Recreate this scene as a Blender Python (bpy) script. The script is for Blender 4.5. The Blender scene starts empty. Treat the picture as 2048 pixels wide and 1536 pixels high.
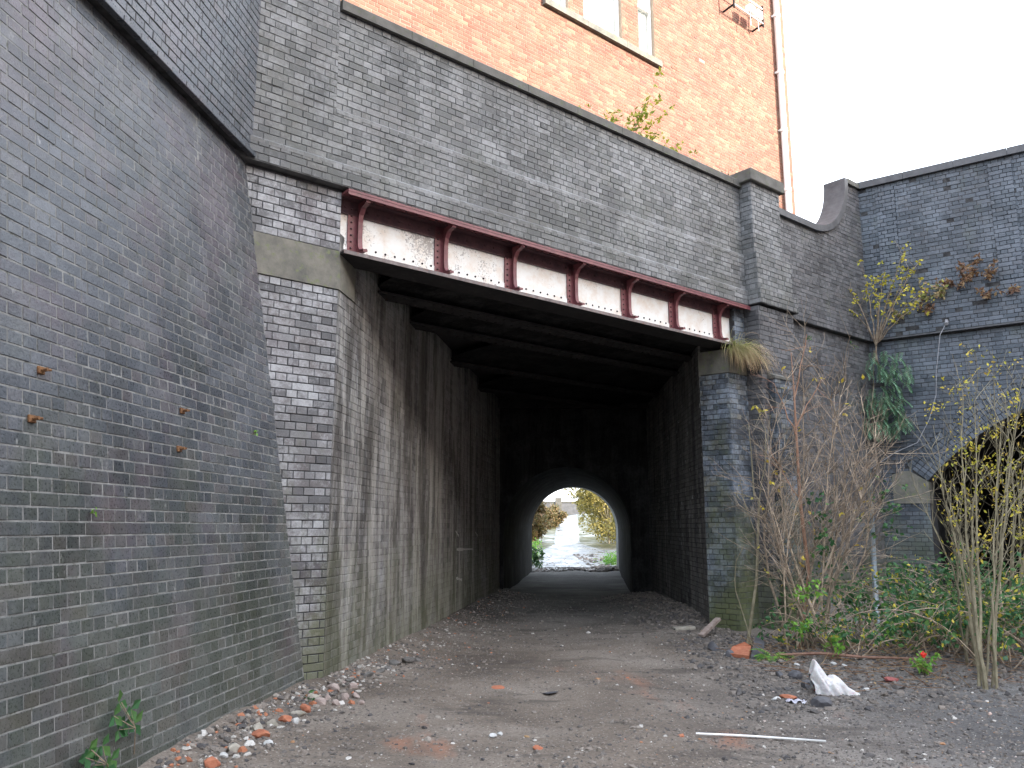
import bpy, math, random
import numpy as np
from mathutils import Vector
R = math.radians
rnd = random.Random(7)
rng = np.random.default_rng(11)
sc = bpy.context.scene
col = sc.collection
# ------------------------------------------------------------------ camera, sky, sun, exposure
PIT = R(10.1); EYE = 1.6; FPX = 1610.0
cd = bpy.data.cameras.new('camera'); cam = bpy.data.objects.new('camera', cd); col.objects.link(cam)
cd.sensor_width = 36; cd.lens = 36 * FPX / 2048; cd.clip_start = 0.05; cd.clip_end = 3000
cam.location = (0, 0, EYE); cam.rotation_euler = (math.pi / 2 + PIT, 0, 0)
sc.camera = cam
SUN_AZ, SUN_EL = 114.0, 16.0
w = bpy.data.worlds.new('World'); sc.world = w; w.use_nodes = True
nt = w.node_tree; nt.nodes.clear()
sky = nt.nodes.new('ShaderNodeTexSky'); sky.sky_type = 'NISHITA'; sky.sun_disc = False
sky.sun_elevation = R(SUN_EL); sky.sun_rotation = R(SUN_AZ); sky.air_density = 1.0; sky.dust_density = 3.0; sky.ozone_density = 1.0
bg = nt.nodes.new('ShaderNodeBackground'); bg.inputs[1].default_value = 0.15
wo = nt.nodes.new('ShaderNodeOutputWorld'); wm = nt.nodes.new('ShaderNodeMix'); wm.data_type = 'RGBA'; wm.inputs[0].default_value = .55; wm.inputs[7].default_value = (6.5, 6.9, 7.55, 1)
nt.links.new(sky.outputs[0], wm.inputs[6]); nt.links.new(wm.outputs[2], bg.inputs[0]); nt.links.new(bg.outputs[0], wo.inputs[0])
sd = bpy.data.lights.new('sun', 'SUN'); sd.energy = 2.0; sd.angle = R(0.6); sd.color = (1, 0.92, 0.83)
sun = bpy.data.objects.new('sun', sd); col.objects.link(sun)
SD = Vector((math.sin(R(SUN_AZ)) * math.cos(R(SUN_EL)), math.cos(R(SUN_AZ)) * math.cos(R(SUN_EL)), math.sin(R(SUN_EL))))
sun.rotation_euler = SD.to_track_quat('Z', 'Y').to_euler(); sun.location = SD * 50
sc.view_settings.view_transform = 'Standard'; sc.view_settings.look = 'None'
sc.view_settings.exposure = 2.45; sc.view_settings.gamma = 1; sc.view_settings.use_curve_mapping = False

# ------------------------------------------------------------------ geometry helpers
def ray(x, y):
    xs = (x - 1024) / FPX; ys = (768 - y) / FPX
    return np.array([xs, math.cos(PIT) - ys * math.sin(PIT), math.sin(PIT) + ys * math.cos(PIT)])
CAMP = np.array([0, 0, EYE])
def at(x, y, Y):                       # a point of the place at a given distance in front of the viewer
    d = ray(x, y); return CAMP + d * (Y / d[1])
def gnd(x, y, z=0.0):
    d = ray(x, y); return CAMP + d * ((z - EYE) / d[2])
P0 = np.array([-1.865, 8.333, 0.0])
AZ = R(50.4)
fF = np.array([math.sin(AZ), math.cos(AZ), 0.0]); nF = np.array([fF[1], -fF[0], 0.0]); UP = np.array([0, 0, 1.0])
def FR(s, z, e=0.0): return P0 + fF * s + nF * e + UP * z
def onf(x, y, e=0.0):
    d = ray(x, y); p = P0 + nF * e
    return CAMP + d * (np.dot(p - CAMP, nF) / np.dot(d, nF))

def unit_(v): return v / (np.linalg.norm(v) + 1e-9)
def tag(o, label=None, cat=None, group=None, kind=None):
    if label: o['label'] = label
    if cat: o['category'] = cat
    if group: o['group'] = group
    if kind: o['kind'] = kind
    return o
def empty(name, label, cat, loc=(0, 0, 0), group=None):
    o = bpy.data.objects.new(name, None); o.location = loc; col.objects.link(o); o.empty_display_size = 0.1
    return tag(o, label, cat, group)
def link(name, me, parent=None, mat4=None):
    o = bpy.data.objects.new(name, me); col.objects.link(o)
    if parent is not None:
        o.parent = parent
        w_ = Vector(parent.location); pp = parent.parent
        while pp is not None: w_ = w_ + Vector(pp.location); pp = pp.parent
        o.location = -w_
    return o
class MB:
    """collects vertices and faces for ONE mesh object"""
    def __init__(s): s.v = []; s.q = []; s.t = []; s.n = 0; s.tint = []
    def add(s, v, quads=None, tris=None, tint=0.5):
        v = np.asarray(v, float).reshape(-1, 3)
        s.v.append(v)
        if quads is not None and len(quads): s.q.append(np.asarray(quads, int).reshape(-1, 4) + s.n)
        if tris is not None and len(tris): s.t.append(np.asarray(tris, int).reshape(-1, 3) + s.n)
        s.tint.append(np.full(len(v), tint) if np.isscalar(tint) else np.asarray(tint, float))
        s.n += len(v)
    def poly(s, pts, tint=.5):
        for i in range(1, len(pts) - 1): s.add([pts[0], pts[i], pts[i + 1]], tris=[[0, 1, 2]], tint=tint)
    def prism(s, a, b, tint=.5):        # two matching outlines joined
        a = np.asarray(a, float); b = np.asarray(b, float); k = len(a)
        q = [[i, (i + 1) % k, k + (i + 1) % k, k + i] for i in range(k)]
        import mathutils
        tr = mathutils.geometry.tessellate_polygon([[Vector(p) for p in a]])
        t = [list(x) for x in tr] + [[x[0] + k, x[2] + k, x[1] + k] for x in tr]
        s.add(np.vstack([a, b]), q, t, tint)
    def box(s, c, X, Y, Z, tint=.5):    # centre and three half vectors
        c, X, Y, Z = map(lambda t_: np.asarray(t_, float), (c, X, Y, Z))
        v = [c + X * i + Y * j + Z * k for i in (-1, 1) for j in (-1, 1) for k in (-1, 1)]
        s.add(v, [[0, 1, 3, 2], [4, 6, 7, 5], [0, 4, 5, 1], [2, 3, 7, 6], [0, 2, 6, 4], [1, 5, 7, 3]], tint=tint)
    def bevbox(s, c, X, Y, Z, b=.01, tint=.5):
        c, X, Y, Z = map(lambda t_: np.asarray(t_, float), (c, X, Y, Z))
        L = [np.linalg.norm(X), np.linalg.norm(Y), np.linalg.norm(Z)]
        A = [X / L[0], Y / L[1], Z / L[2]]
        v = []; idx = {}
        for i in (-1, 1):
            for j in (-1, 1):
                for k in (-1, 1):
                    for ax in range(3):
                        l = [L[0] - b, L[1] - b, L[2] - b]; l[ax] = L[ax]
                        idx[(i, j, k, ax)] = len(v); v.append(c + A[0] * i * l[0] + A[1] * j * l[1] + A[2] * k * l[2])
        q = []; t = []
        for ax in range(3):
            o1, o2 = [a for a in range(3) if a != ax]
            for sg in (-1, 1):
                def K(p, r_):
                    k = [0, 0, 0]; k[ax] = sg; k[o1] = p; k[o2] = r_; return tuple(k) + (ax,)
                q.append([idx[K(-1, -1)], idx[K(1, -1)], idx[K(1, 1)], idx[K(-1, 1)]])
            for p in (-1, 1):
                for r_ in (-1, 1):
                    def E_(sg, a2):
                        k = [0, 0, 0]; k[ax] = sg; k[o1] = p; k[o2] = r_; return idx[tuple(k) + (a2,)]
                    q.append([E_(-1, o1), E_(1, o1), E_(1, o2), E_(-1, o2)])
        for i in (-1, 1):
            for j in (-1, 1):
                for k in (-1, 1): t.append([idx[(i, j, k, 0)], idx[(i, j, k, 1)], idx[(i, j, k, 2)]])
        s.add(v, q, t, tint)
    def tube(s, pts, rad, k=5, tint=.5):
        pts = np.asarray(pts, float); n = len(pts)
        rad = np.full(n, rad) if np.isscalar(rad) else np.asarray(rad, float)
        T = np.gradient(pts, axis=0); T /= (np.linalg.norm(T, axis=1)[:, None] + 1e-9)
        ref = np.where(np.abs(T[:, 2:3]) > .9, np.array([[1., 0, 0]]), np.array([[0, 0, 1.]]))
        A = np.cross(T, ref); A /= (np.linalg.norm(A, axis=1)[:, None] + 1e-9); B = np.cross(T, A)
        for i in range(1, n):
            if np.dot(A[i], A[i - 1]) < 0: A[i] = -A[i]; B[i] = -B[i]
        an = np.arange(k) * 2 * math.pi / k
        v = pts[:, None, :] + rad[:, None, None] * (np.cos(an)[None, :, None] * A[:, None, :] + np.sin(an)[None, :, None] * B[:, None, :])
        q = []
        for i in range(n - 1):
            for j in range(k): q.append([i * k + j, i * k + (j + 1) % k, (i + 1) * k + (j + 1) % k, (i + 1) * k + j])
        tr = [[0, j, j + 1] for j in range(1, k - 1)] + [[(n - 1) * k, (n - 1) * k + j + 1, (n - 1) * k + j] for j in range(1, k - 1)]
        s.add(v.reshape(-1, 3), q, tr, tint)
    def mesh(s, name, mat, smooth=False):
        me = bpy.data.meshes.new(name)
        V = np.vstack(s.v); Q = np.vstack(s.q) if s.q else np.zeros((0, 4), int); T = np.vstack(s.t) if s.t else np.zeros((0, 3), int)
        me.vertices.add(len(V)); me.vertices.foreach_set('co', V.astype(np.float32).ravel())
        me.loops.add(Q.size + T.size); me.loops.foreach_set('vertex_index', np.concatenate([Q.ravel(), T.ravel()]).astype(np.int32))
        me.polygons.add(len(Q) + len(T))
        me.polygons.foreach_set('loop_start', np.concatenate([np.arange(len(Q)) * 4, Q.size + np.arange(len(T)) * 3]).astype(np.int32))
        a = me.attributes.new('tint', 'FLOAT', 'POINT'); a.data.foreach_set('value', np.concatenate(s.tint).astype(np.float32))
        if mat: me.materials.append(mat)
        me.update(calc_edges=True); me.validate()
        me.polygons.foreach_set('use_smooth', [smooth] * len(me.polygons))
        return me
    def build(s, name, mat, parent=None, smooth=False, recalc=False):
        me = s.mesh(name, mat, smooth)
        if recalc:
            import bmesh
            bm = bmesh.new(); bm.from_mesh(me); bmesh.ops.recalc_face_normals(bm, faces=bm.faces); bm.to_mesh(me); bm.free()
        return link(name, me, parent)

# ------------------------------------------------------------------ materials
def new_mat(name):
    m = bpy.data.materials.new(name); m.use_nodes = True; n = m.node_tree; n.nodes.clear()
    out = n.nodes.new('ShaderNodeOutputMaterial'); b = n.nodes.new('ShaderNodeBsdfPrincipled'); n.links.new(b.outputs[0], out.inputs[0])
    return m, n, b
class NT:
    def __init__(s, n): s.n = n; s.pos = n.nodes.new('ShaderNodeNewGeometry').outputs['Position']
    def lk(s, a, b): s.n.links.new(a, b)
    def vec(s, sx, sy, sz, off=(0, 0, 0)):
        m = s.n.nodes.new('ShaderNodeMapping'); m.inputs['Scale'].default_value = (sx, sy, sz); m.inputs['Location'].default_value = off
        s.lk(s.pos, m.inputs[0]); return m.outputs[0]
    def noise(s, vec, scale, detail=4, rough=.55, dist=0):
        k = s.n.nodes.new('ShaderNodeTexNoise'); k.inputs['Scale'].default_value = scale; k.inputs['Detail'].default_value = detail
        k.inputs['Roughness'].default_value = rough; k.inputs['Distortion'].default_value = dist; s.lk(vec, k.inputs['Vector']); return k.outputs[0]
    def vor(s, vec, scale, out='Color'):
        k = s.n.nodes.new('ShaderNodeTexVoronoi'); k.inputs['Scale'].default_value = scale; s.lk(vec, k.inputs['Vector']); return k.outputs[out]
    def ramp(s, f, stops, interp='LINEAR'):
        r = s.n.nodes.new('ShaderNodeValToRGB'); r.color_ramp.interpolation = interp; e = r.color_ramp.elements
        while len(e) < len(stops): e.new(.5)
        for i, (p, c) in enumerate(stops):
            e[i].position = p; e[i].color = (c if len(c) == 4 else tuple(c) + (1,)) if not np.isscalar(c) else (c, c, c, 1)
        s.lk(f, r.inputs[0]); return r.outputs[0]
    def mix(s, f, a, b, mode='MIX'):
        m = s.n.nodes.new('ShaderNodeMix'); m.data_type = 'RGBA'; m.blend_type = mode
        for ix, val in ((0, f), (6, a), (7, b)):
            sock = m.inputs[ix]
            if hasattr(val, 'is_linked'): s.lk(val, sock)
            elif np.isscalar(val): sock.default_value = val if ix == 0 else (val, val, val, 1)
            else: sock.default_value = tuple(val) + (1,)
        return m.outputs[2]
    def math(s, op, a, b=0.0):
        m = s.n.nodes.new('ShaderNodeMath'); m.operation = op
        for sock, val in ((m.inputs[0], a), (m.inputs[1], b)):
            if np.isscalar(val): sock.default_value = val
            else: s.lk(val, sock)
        return m.outputs[0]
    def sep(s, axis):
        k = s.n.nodes.new('ShaderNodeSeparateXYZ'); s.lk(s.pos, k.inputs[0]); return k.outputs[axis]
    def mapr(s, v, a, b, c=0., d=1.):
        k = s.n.nodes.new('ShaderNodeMapRange'); s.lk(v, k.inputs[0])
        for i, x in enumerate((a, b, c, d)): k.inputs[i + 1].default_value = x
        return k.outputs[0]
    def attr(s, nm='tint'):
        k = s.n.nodes.new('ShaderNodeAttribute'); k.attribute_name = nm; return k.outputs['Fac']
    def bump(s, h, strength, dist, bsdf):
        k = s.n.nodes.new('ShaderNodeBump'); k.inputs['Strength'].default_value = strength; k.inputs['Distance'].default_value = dist
        s.lk(h, k.inputs['Height']); s.lk(k.outputs[0], bsdf.inputs['Normal'])

def brick_mat(name, cols, white=0., wcol=(.42, .43, .44), moss=0., mossh=1.2, streak=0., brown=0., rough=.5, stain=.5, seed=0., edge=0., soot=0., spot=0.):
    m, n, b = new_mat(name); t = NT(n)
    base = t.ramp(t.attr(), [(i / max(1, len(cols) - 1), c) for i, c in enumerate(cols)])
    big = t.noise(t.vec(1, 1, 1, (seed, seed, 0)), .8, 5, .6)
    base = t.mix(stain, base, t.ramp(big, [(.3, .45), (.7, 1.35)]), 'MULTIPLY')
    fine = t.noise(t.vec(1, 1, 1), 60, 4, .7)
    base = t.mix(.6, base, t.ramp(fine, [(.3, .6), (.7, 1.3)]), 'MULTIPLY')
    if brown:
        k = t.noise(t.vec(1, 1, .8, (seed + 9, 2, 4)), 1.3, 4, .6)
        base = t.mix(t.ramp(k, [(.5, 0.), (.68, brown)]), base, t.mix(.5, base, (.12, .08, .098)))
    if white:
        k = t.noise(t.vec(1, 1, 1, (seed + 3, 7, 1)), 1.6, 6, .7)
        k2 = t.noise(t.vec(1, 1, 1, (seed, 1, 8)), 24, 4, .75)
        k3 = t.math('ADD', t.math('ADD', k, t.math('MULTIPLY', k2, .5)), t.math('MULTIPLY', t.attr(), .12))
        base = t.mix(t.math('MULTIPLY', t.ramp(k3, [(.76, 0.), (1., 1.)]), white), base, wcol)
    if spot:
        k = t.noise(t.vec(1, 1, .5, (seed + 5, 3, 3)), 9, 3, .8)
        base = t.mix(t.math('MULTIPLY', t.ramp(k, [(.66, 0.), (.74, 1.)]), spot), base, (.5, .5, .48))
    if streak:
        k = t.noise(t.vec(2.4, 2.4, .2, (seed, 5, 0)), 1.5, 7, .7, .9)
        k = t.math('ADD', k, t.math('MULTIPLY', t.noise(t.vec(9, 9, 1.6), 2, 4, .7), .42))
        base = t.mix(t.math('MULTIPLY', t.ramp(k, [(.62, 0.), (.84, 1.)]), streak), base, (.40, .385, .35))
        k = t.noise(t.vec(1.7, 1.7, .22, (seed + 20, 5, 0)), 1.5, 7, .72, .9)
        base = t.mix(t.math('MULTIPLY', t.ramp(k, [(.50, 0.), (.60, 1.)]), streak * .85), base, (.04, .034, .028))
    if moss:
        k = t.noise(t.vec(1, 1, .6, (seed + 1, 1, 1)), 1.9, 6, .7)
        hz = t.mapr(t.sep(2), 0, mossh, .42, 0)
        k = t.ramp(t.math('ADD', k, hz), [(.56, 0.), (.86, 1.)])
        base = t.mix(t.math('MULTIPLY', k, moss), base, t.mix(fine, (.06, .085, .03), (.17, .18, .07)))
    if soot:
        base = t.mix(soot, base, (.012, .012, .014))
    t.lk(base, b.inputs['Base Color'])
    t.lk(t.ramp(fine, [(.3, max(.05, rough - .15)), (.7, min(1, rough + .2))]), b.inputs['Roughness'])
    h = t.math('ADD', fine, t.math('MULTIPLY', t.noise(t.vec(1, 1, 1), 18, 3, .6), 1.2))
    t.bump(h, .55, .004, b)
    return m
def simple_mat(name, c1, c2, scale=6, rough=.7, bump=.3, bd=.004, metal=0, detail=6, tintmix=0., c3=None, thr=(.35, .65)):
    m, n, b = new_mat(name); t = NT(n)
    k = t.noise(t.vec(1, 1, 1), scale, detail, .65)
    c = t.ramp(k, [(thr[0], c1), (thr[1], c2)])
    if c3 is not None: c = t.mix(t.ramp(t.noise(t.vec(1, 1, 1, (4, 4, 4)), scale * 2.7, 5, .7), [(.55, 0.), (.66, 1.)]), c, c3)
    if tintmix: c = t.mix(tintmix, c, t.ramp(t.attr(), [(0, .45), (1, 1.6)]), 'MULTIPLY')
    t.lk(c, b.inputs['Base Color']); b.inputs['Roughness'].default_value = rough; b.inputs['Metallic'].default_value = metal
    t.bump(k, bump, bd, b); return m
def leaf_mat(name, stops, rough=.55, trans=.35):
    m, n, b = new_mat(name); t = NT(n)
    c = t.ramp(t.attr(), stops); t.lk(c, b.inputs['Base Color']); b.inputs['Roughness'].default_value = rough
    tr = n.nodes.new('ShaderNodeBsdfTranslucent'); t.lk(c, tr.inputs[0]); mx = n.nodes.new('ShaderNodeMixShader'); mx.inputs[0].default_value = trans
    out = [k for k in n.nodes if k.type == 'OUTPUT_MATERIAL'][0]
    n.links.new(b.outputs[0], mx.inputs[1]); n.links.new(tr.outputs[0], mx.inputs[2]); n.links.new(mx.outputs[0], out.inputs[0]); return m

BLUE = [(.055, .06, .068), (.085, .092, .102), (.12, .125, .135), (.10, .095, .10), (.15, .155, .165), (.075, .08, .09)]
BLUEW = [(.05, .055, .064), (.06, .067, .078), (.074, .082, .095), (.06, .063, .068), (.084, .091, .104), (.076, .07, .076)]
M = {}
M['wing'] = brick_mat('wing_wall_brick', BLUEW, moss=.22, mossh=3.0, brown=.95, stain=.8, rough=.32, seed=2, spot=.35, white=.12)
M['pier'] = brick_mat('pier_brick', [(.09, .09, .095), (.15, .15, .155), (.2, .2, .205), (.12, .11, .11), (.24, .24, .245)], white=.75, wcol=(.46, .47, .49), moss=.6, mossh=2.2, brown=.5, rough=.6, seed=5, stain=.6, spot=.5)
M['facade'] = brick_mat('facade_brick', [(.085, .088, .09), (.115, .118, .12), (.14, .142, .145), (.12, .118, .116), (.172, .173, .177)], white=.5, wcol=(.34, .35, .36), moss=.15, mossh=8, rough=.6, seed=8, stain=.65)
M['screen'] = brick_mat('screen_wall_brick', [(.06, .06, .065), (.09, .09, .095), (.12, .12, .125), (.1, .092, .095)], white=.22, wcol=(.32, .33, .35), moss=.5, mossh=2.0, rough=.6, seed=14, stain=.6)
M['rpier'] = brick_mat('jamb_brick', [(.035, .045, .055), (.06, .072, .088), (.045, .05, .06), (.085, .085, .08), (.13, .12, .085)], white=.7, wcol=(.26, .31, .38), moss=.75, mossh=2.4, rough=.6, seed=31, stain=.6)
M['viaduct'] = brick_mat('viaduct_brick', [(.042, .055, .072), (.065, .08, .1), (.09, .105, .13), (.065, .072, .085)], white=.3, wcol=(.24, .28, .33), moss=.35, mossh=3, rough=.55, seed=21, stain=.6)
M['tunnel'] = brick_mat('tunnel_brick', [(.075, .073, .072), (.12, .115, .112), (.17, .162, .155), (.11, .095, .088)], white=.5, moss=.35, mossh=1.8, streak=.85, brown=.6, rough=.75, seed=40, stain=.8, spot=.8)
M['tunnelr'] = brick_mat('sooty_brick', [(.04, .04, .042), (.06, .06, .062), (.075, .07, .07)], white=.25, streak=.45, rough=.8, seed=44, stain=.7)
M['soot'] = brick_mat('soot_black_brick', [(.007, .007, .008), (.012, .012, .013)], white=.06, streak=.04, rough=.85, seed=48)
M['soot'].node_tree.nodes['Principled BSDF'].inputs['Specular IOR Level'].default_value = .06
M['orange'] = brick_mat('orange_brick', [(.20, .07, .043), (.25, .094, .058), (.275, .113, .072), (.225, .078, .05), (.28, .16, .10), (.175, .07, .052)], brown=.0, rough=.8, seed=60, stain=.45, white=.22, wcol=(.36, .25, .14))
M['lime'] = simple_mat('limewash_trace', (.35, .34, .32), (.62, .60, .56), 30, .9, .3, .002, detail=8)
M['tunnelmortar'] = brick_mat('streaked_mortar', [(.05, .05, .05), (.09, .088, .085)], white=.3, moss=.35, mossh=1.8, streak=.8, brown=.5, rough=.85, seed=40, stain=.7)
M['mortar_l'] = simple_mat('pale_mortar', (.12, .122, .118), (.25, .25, .238), 7, .9, .5, c3=(.08, .085, .065))
M['mortar_d'] = simple_mat('dark_mortar', (.018, .018, .02), (.07, .07, .072), 9, .95, .5)
M['mortar_m'] = simple_mat('grey_mortar', (.07, .07, .07), (.15, .15, .148), 9, .95, .5)
M['mortar_o'] = simple_mat('cream_mortar', (.28, .22, .165), (.36, .29, .22), 9, .95, .4)
M['stone'] = simple_mat('impost_stone', (.085, .085, .075), (.22, .205, .17), 4.2, .8, .8, .010, c3=(.15, .17, .085), thr=(.3, .7), detail=10)
M['coping'] = simple_mat('coping_stone', (.085, .08, .072), (.135, .13, .118), 5, .85, .4, .005, c3=(.10, .11, .07))
M['copingv'] = simple_mat('smooth_blue_coping', (.055, .057, .064), (.095, .097, .104), 5, .6, .3, .003)
M['maroon'] = simple_mat('maroon_paint', (.13, .035, .045), (.21, .07, .075), 7, .5, .4, .002, c3=(.10, .05, .04))
M['maroondark'] = simple_mat('dark_maroon_paint', (.05, .022, .028), (.10, .045, .048), 9, .6, .4, .002)  # darker maroon for the top angle and the rivets
M['flange'] = simple_mat('weathered_flange_paint', (.10, .08, .08), (.24, .20, .19), 10, .6, .4, .002, c3=(.2, .09, .06))
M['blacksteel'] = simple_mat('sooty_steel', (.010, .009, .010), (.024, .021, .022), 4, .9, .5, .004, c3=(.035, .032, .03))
m, n, b = new_mat('peeling_white_paint'); t = NT(n)
k = t.noise(t.vec(1, 1, 1), 40, 6, .75); kk = t.noise(t.vec(1, 1, 1, (3, 1, 2)), 2.2, 4, .6)
fl = t.ramp(t.math('SUBTRACT', t.math('ADD', k, t.math('MULTIPLY', kk, .8)), t.mapr(t.sep(0), -.6, 1.6, .0, .2)), [(.94, 0.), (.98, .85)])
wh = t.mix(t.ramp(t.noise(t.vec(1, 1, 1, (9, 9, 9)), 5, 5, .7), [(.42, 0.), (.7, .8)]), (.80, .79, .76), (.66, .55, .45))
t.lk(t.mix(fl, wh, (.30, .27, .25)), b.inputs['Base Color']); b.inputs['Roughness'].default_value = .5; t.bump(k, .25, .002, b)
M['whitepaint'] = m
M['rust'] = simple_mat('rusty_iron', (.10, .045, .02), (.24, .12, .05), 30, .9, .6, .003)
M['galv'] = simple_mat('galvanised_post', (.24, .29, .33), (.36, .42, .46), 12, .45, .2, .002, metal=.3)
M['white'] = simple_mat('white_gloss_paint', (.74, .74, .72), (.84, .84, .82), 3, .35, .1)
M['blind'] = simple_mat('white_window_blind', (.70, .70, .66), (.82, .82, .78), 2, .8, .1)
m, n, b = new_mat('window_glass'); b.inputs['Base Color'].default_value = (.5, .56, .54, 1); b.inputs['Roughness'].default_value = .06
tp_ = n.nodes.new('ShaderNodeBsdfTransparent'); mx_ = n.nodes.new('ShaderNodeMixShader'); mx_.inputs[0].default_value = .12
n.links.new(tp_.outputs[0], mx_.inputs[1]); n.links.new(b.outputs[0], mx_.inputs[2]); n.links.new(mx_.outputs[0], [k for k in n.nodes if k.type == 'OUTPUT_MATERIAL'][0].inputs[0])
M['glass'] = m
m, n, b = new_mat('window_curtain'); b.inputs['Base Color'].default_value = (.42, .50, .46, 1); b.inputs['Roughness'].default_value = .9
M['curtain'] = m
M['twig'] = simple_mat('bare_twig_bark', (.17, .125, .09), (.40, .32, .235), 12, .85, .4, .003, tintmix=.8)
M['bark'] = simple_mat('sapling_bark', (.15, .13, .08), (.28, .25, .17), 10, .8, .4, .003, tintmix=.5)
M['leafy'] = leaf_mat('yellow_autumn_leaf', [(0, (.16, .22, .03)), (.3, (.40, .40, .05)), (.7, (.62, .52, .06)), (1, (.45, .30, .05))])
M['leafg'] = leaf_mat('green_leaf', [(0, (.03, .09, .035)), (.5, (.05, .16, .055)), (.85, (.11, .22, .05)), (1, (.34, .32, .06))])
M['leafb'] = leaf_mat('grey_green_leaf', [(0, (.13, .27, .16)), (.6, (.28, .46, .31)), (1, (.2, .3, .16))])
M['leafbright'] = leaf_mat('bright_green_leaf', [(0, (.10, .30, .05)), (1, (.28, .5, .07))])
M['grass'] = leaf_mat('wall_grass', [(0, (.16, .22, .05)), (.35, (.30, .33, .10)), (.7, (.48, .38, .22)), (1, (.42, .26, .16))])
M['dead'] = leaf_mat('dead_brown_leaf', [(0, (.10, .05, .03)), (.6, (.22, .12, .07)), (1, (.38, .26, .13))])
M['gold'] = leaf_mat('golden_tree_leaf', [(0, (.09, .09, .03)), (.5, (.27, .23, .06)), (1, (.40, .33, .09))])

# ground material
m, n, b = new_mat('gravelly_earth'); t = NT(n)
big = t.noise(t.vec(1, 1, 1), .55, 5, .6, .4)
c = t.ramp(big, [(.34, (.095, .074, .058)), (.5, (.155, .125, .10)), (.66, (.22, .188, .158))])
x_ = t.mapr(t.sep(0), 1.0, 4.2); y_ = t.mapr(t.sep(1), 9.0, 4.5)
gr = t.math('MULTIPLY', x_, t.mapr(t.sep(1), 11.5, 8.))
c = t.mix(t.math('MULTIPLY', gr, .85), c, t.ramp(big, [(.3, (.055, .058, .064)), (.7, (.11, .115, .12))]))
far = t.mapr(t.sep(1), 11, 16)
c = t.mix(t.math('MULTIPLY', far, .8), c, t.ramp(big, [(.35, (.075, .076, .072)), (.65, (.19, .185, .172))]))
m2 = t.noise(t.vec(1, 1, 1), 38, 5, .75); c = t.mix(.8, c, t.ramp(m2, [(.3, .45), (.7, 1.5)]), 'MULTIPLY')
sp = t.vor(t.vec(1, 1, 1), 55); sps = t.ramp(t.vor(t.vec(1, 1, 1), 55, 'Distance'), [(.25, 1.), (.45, 0.)])
spc = n.nodes.new('ShaderNodeSeparateColor'); t.lk(sp, spc.inputs[0])
c = t.mix(t.math('MULTIPLY', t.ramp(spc.outputs[0], [(.86, 0.), (.9, .8)]), sps), c, (.38, .36, .32))
c = t.mix(t.math('MULTIPLY', t.ramp(spc.outputs[1], [(.8, 0.), (.85, .8)]), sps), c, (.03, .028, .026))
bd_ = t.ramp(t.noise(t.vec(1, .55, 1, (2.3, 0, 0)), .9, 4, .55), [(.61, 0.), (.72, .6)])
c = t.mix(t.math('MULTIPLY', bd_, t.mapr(t.sep(1), 11, 8)), c, (.34, .125, .06))
dk = t.ramp(t.noise(t.vec(.8, 1.9, 1, (7.6, 2, 0)), 1.0, 7, .7), [(.53, 0.), (.63, .72)])
c = t.mix(dk, c, (.045, .036, .03))
out_ = t.mapr(t.sep(1), 29.5, 33)
grs = t.ramp(t.noise(t.vec(1, 1, 1), 2.5, 5, .7), [(.35, (.03, .04, .012)), (.65, (.10, .09, .035))])
c = t.mix(out_, c, t.ramp(t.noise(t.vec(.8, .4, 1, (1, 1, 0)), 1.4, 6, .7), [(.35, (.05, .05, .048)), (.6, (.17, .175, .18))]))
c = t.mix(t.mapr(t.sep(1), 47, 51), c, grs)
t.lk(c, b.inputs['Base Color'])
pud = t.ramp(t.noise(t.vec(.8, .35, 1, (0, 3, 0)), .9, 4, .6), [(.42, .3), (.58, .8)])
t.lk(t.mix(out_, (.85, .85, .85), pud), b.inputs['Roughness'])
t.bump(t.math('ADD', m2, t.math('MULTIPLY', t.noise(t.vec(1, 1, 1), 110, 3, .7), .6)), .7, .012, b)
M['ground'] = m
M['stones'] = simple_mat('mixed_gravel_stone', (.10, .095, .088), (.2, .19, .175), 4, .85, .5, .003, tintmix=.9)
m, n, b = new_mat('gravel_colours'); t = NT(n)
c = t.ramp(t.attr(), [(0, (.045, .045, .05)), (.3, (.12, .105, .093)), (.55, (.20, .17, .145)), (.78, (.29, .26, .225)), (.86, (.38, .36, .33)), (.91, (.50, .48, .45)), (.93, (.36, .13, .07)), (1, (.3, .2, .1))])
c = t.mix(.6, c, t.ramp(t.noise(t.vec(1, 1, 1), 90, 4, .7), [(.3, .55), (.7, 1.35)]), 'MULTIPLY')
t.lk(c, b.inputs['Base Color']); b.inputs['Roughness'].default_value = .8
M['gravel'] = m

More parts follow.
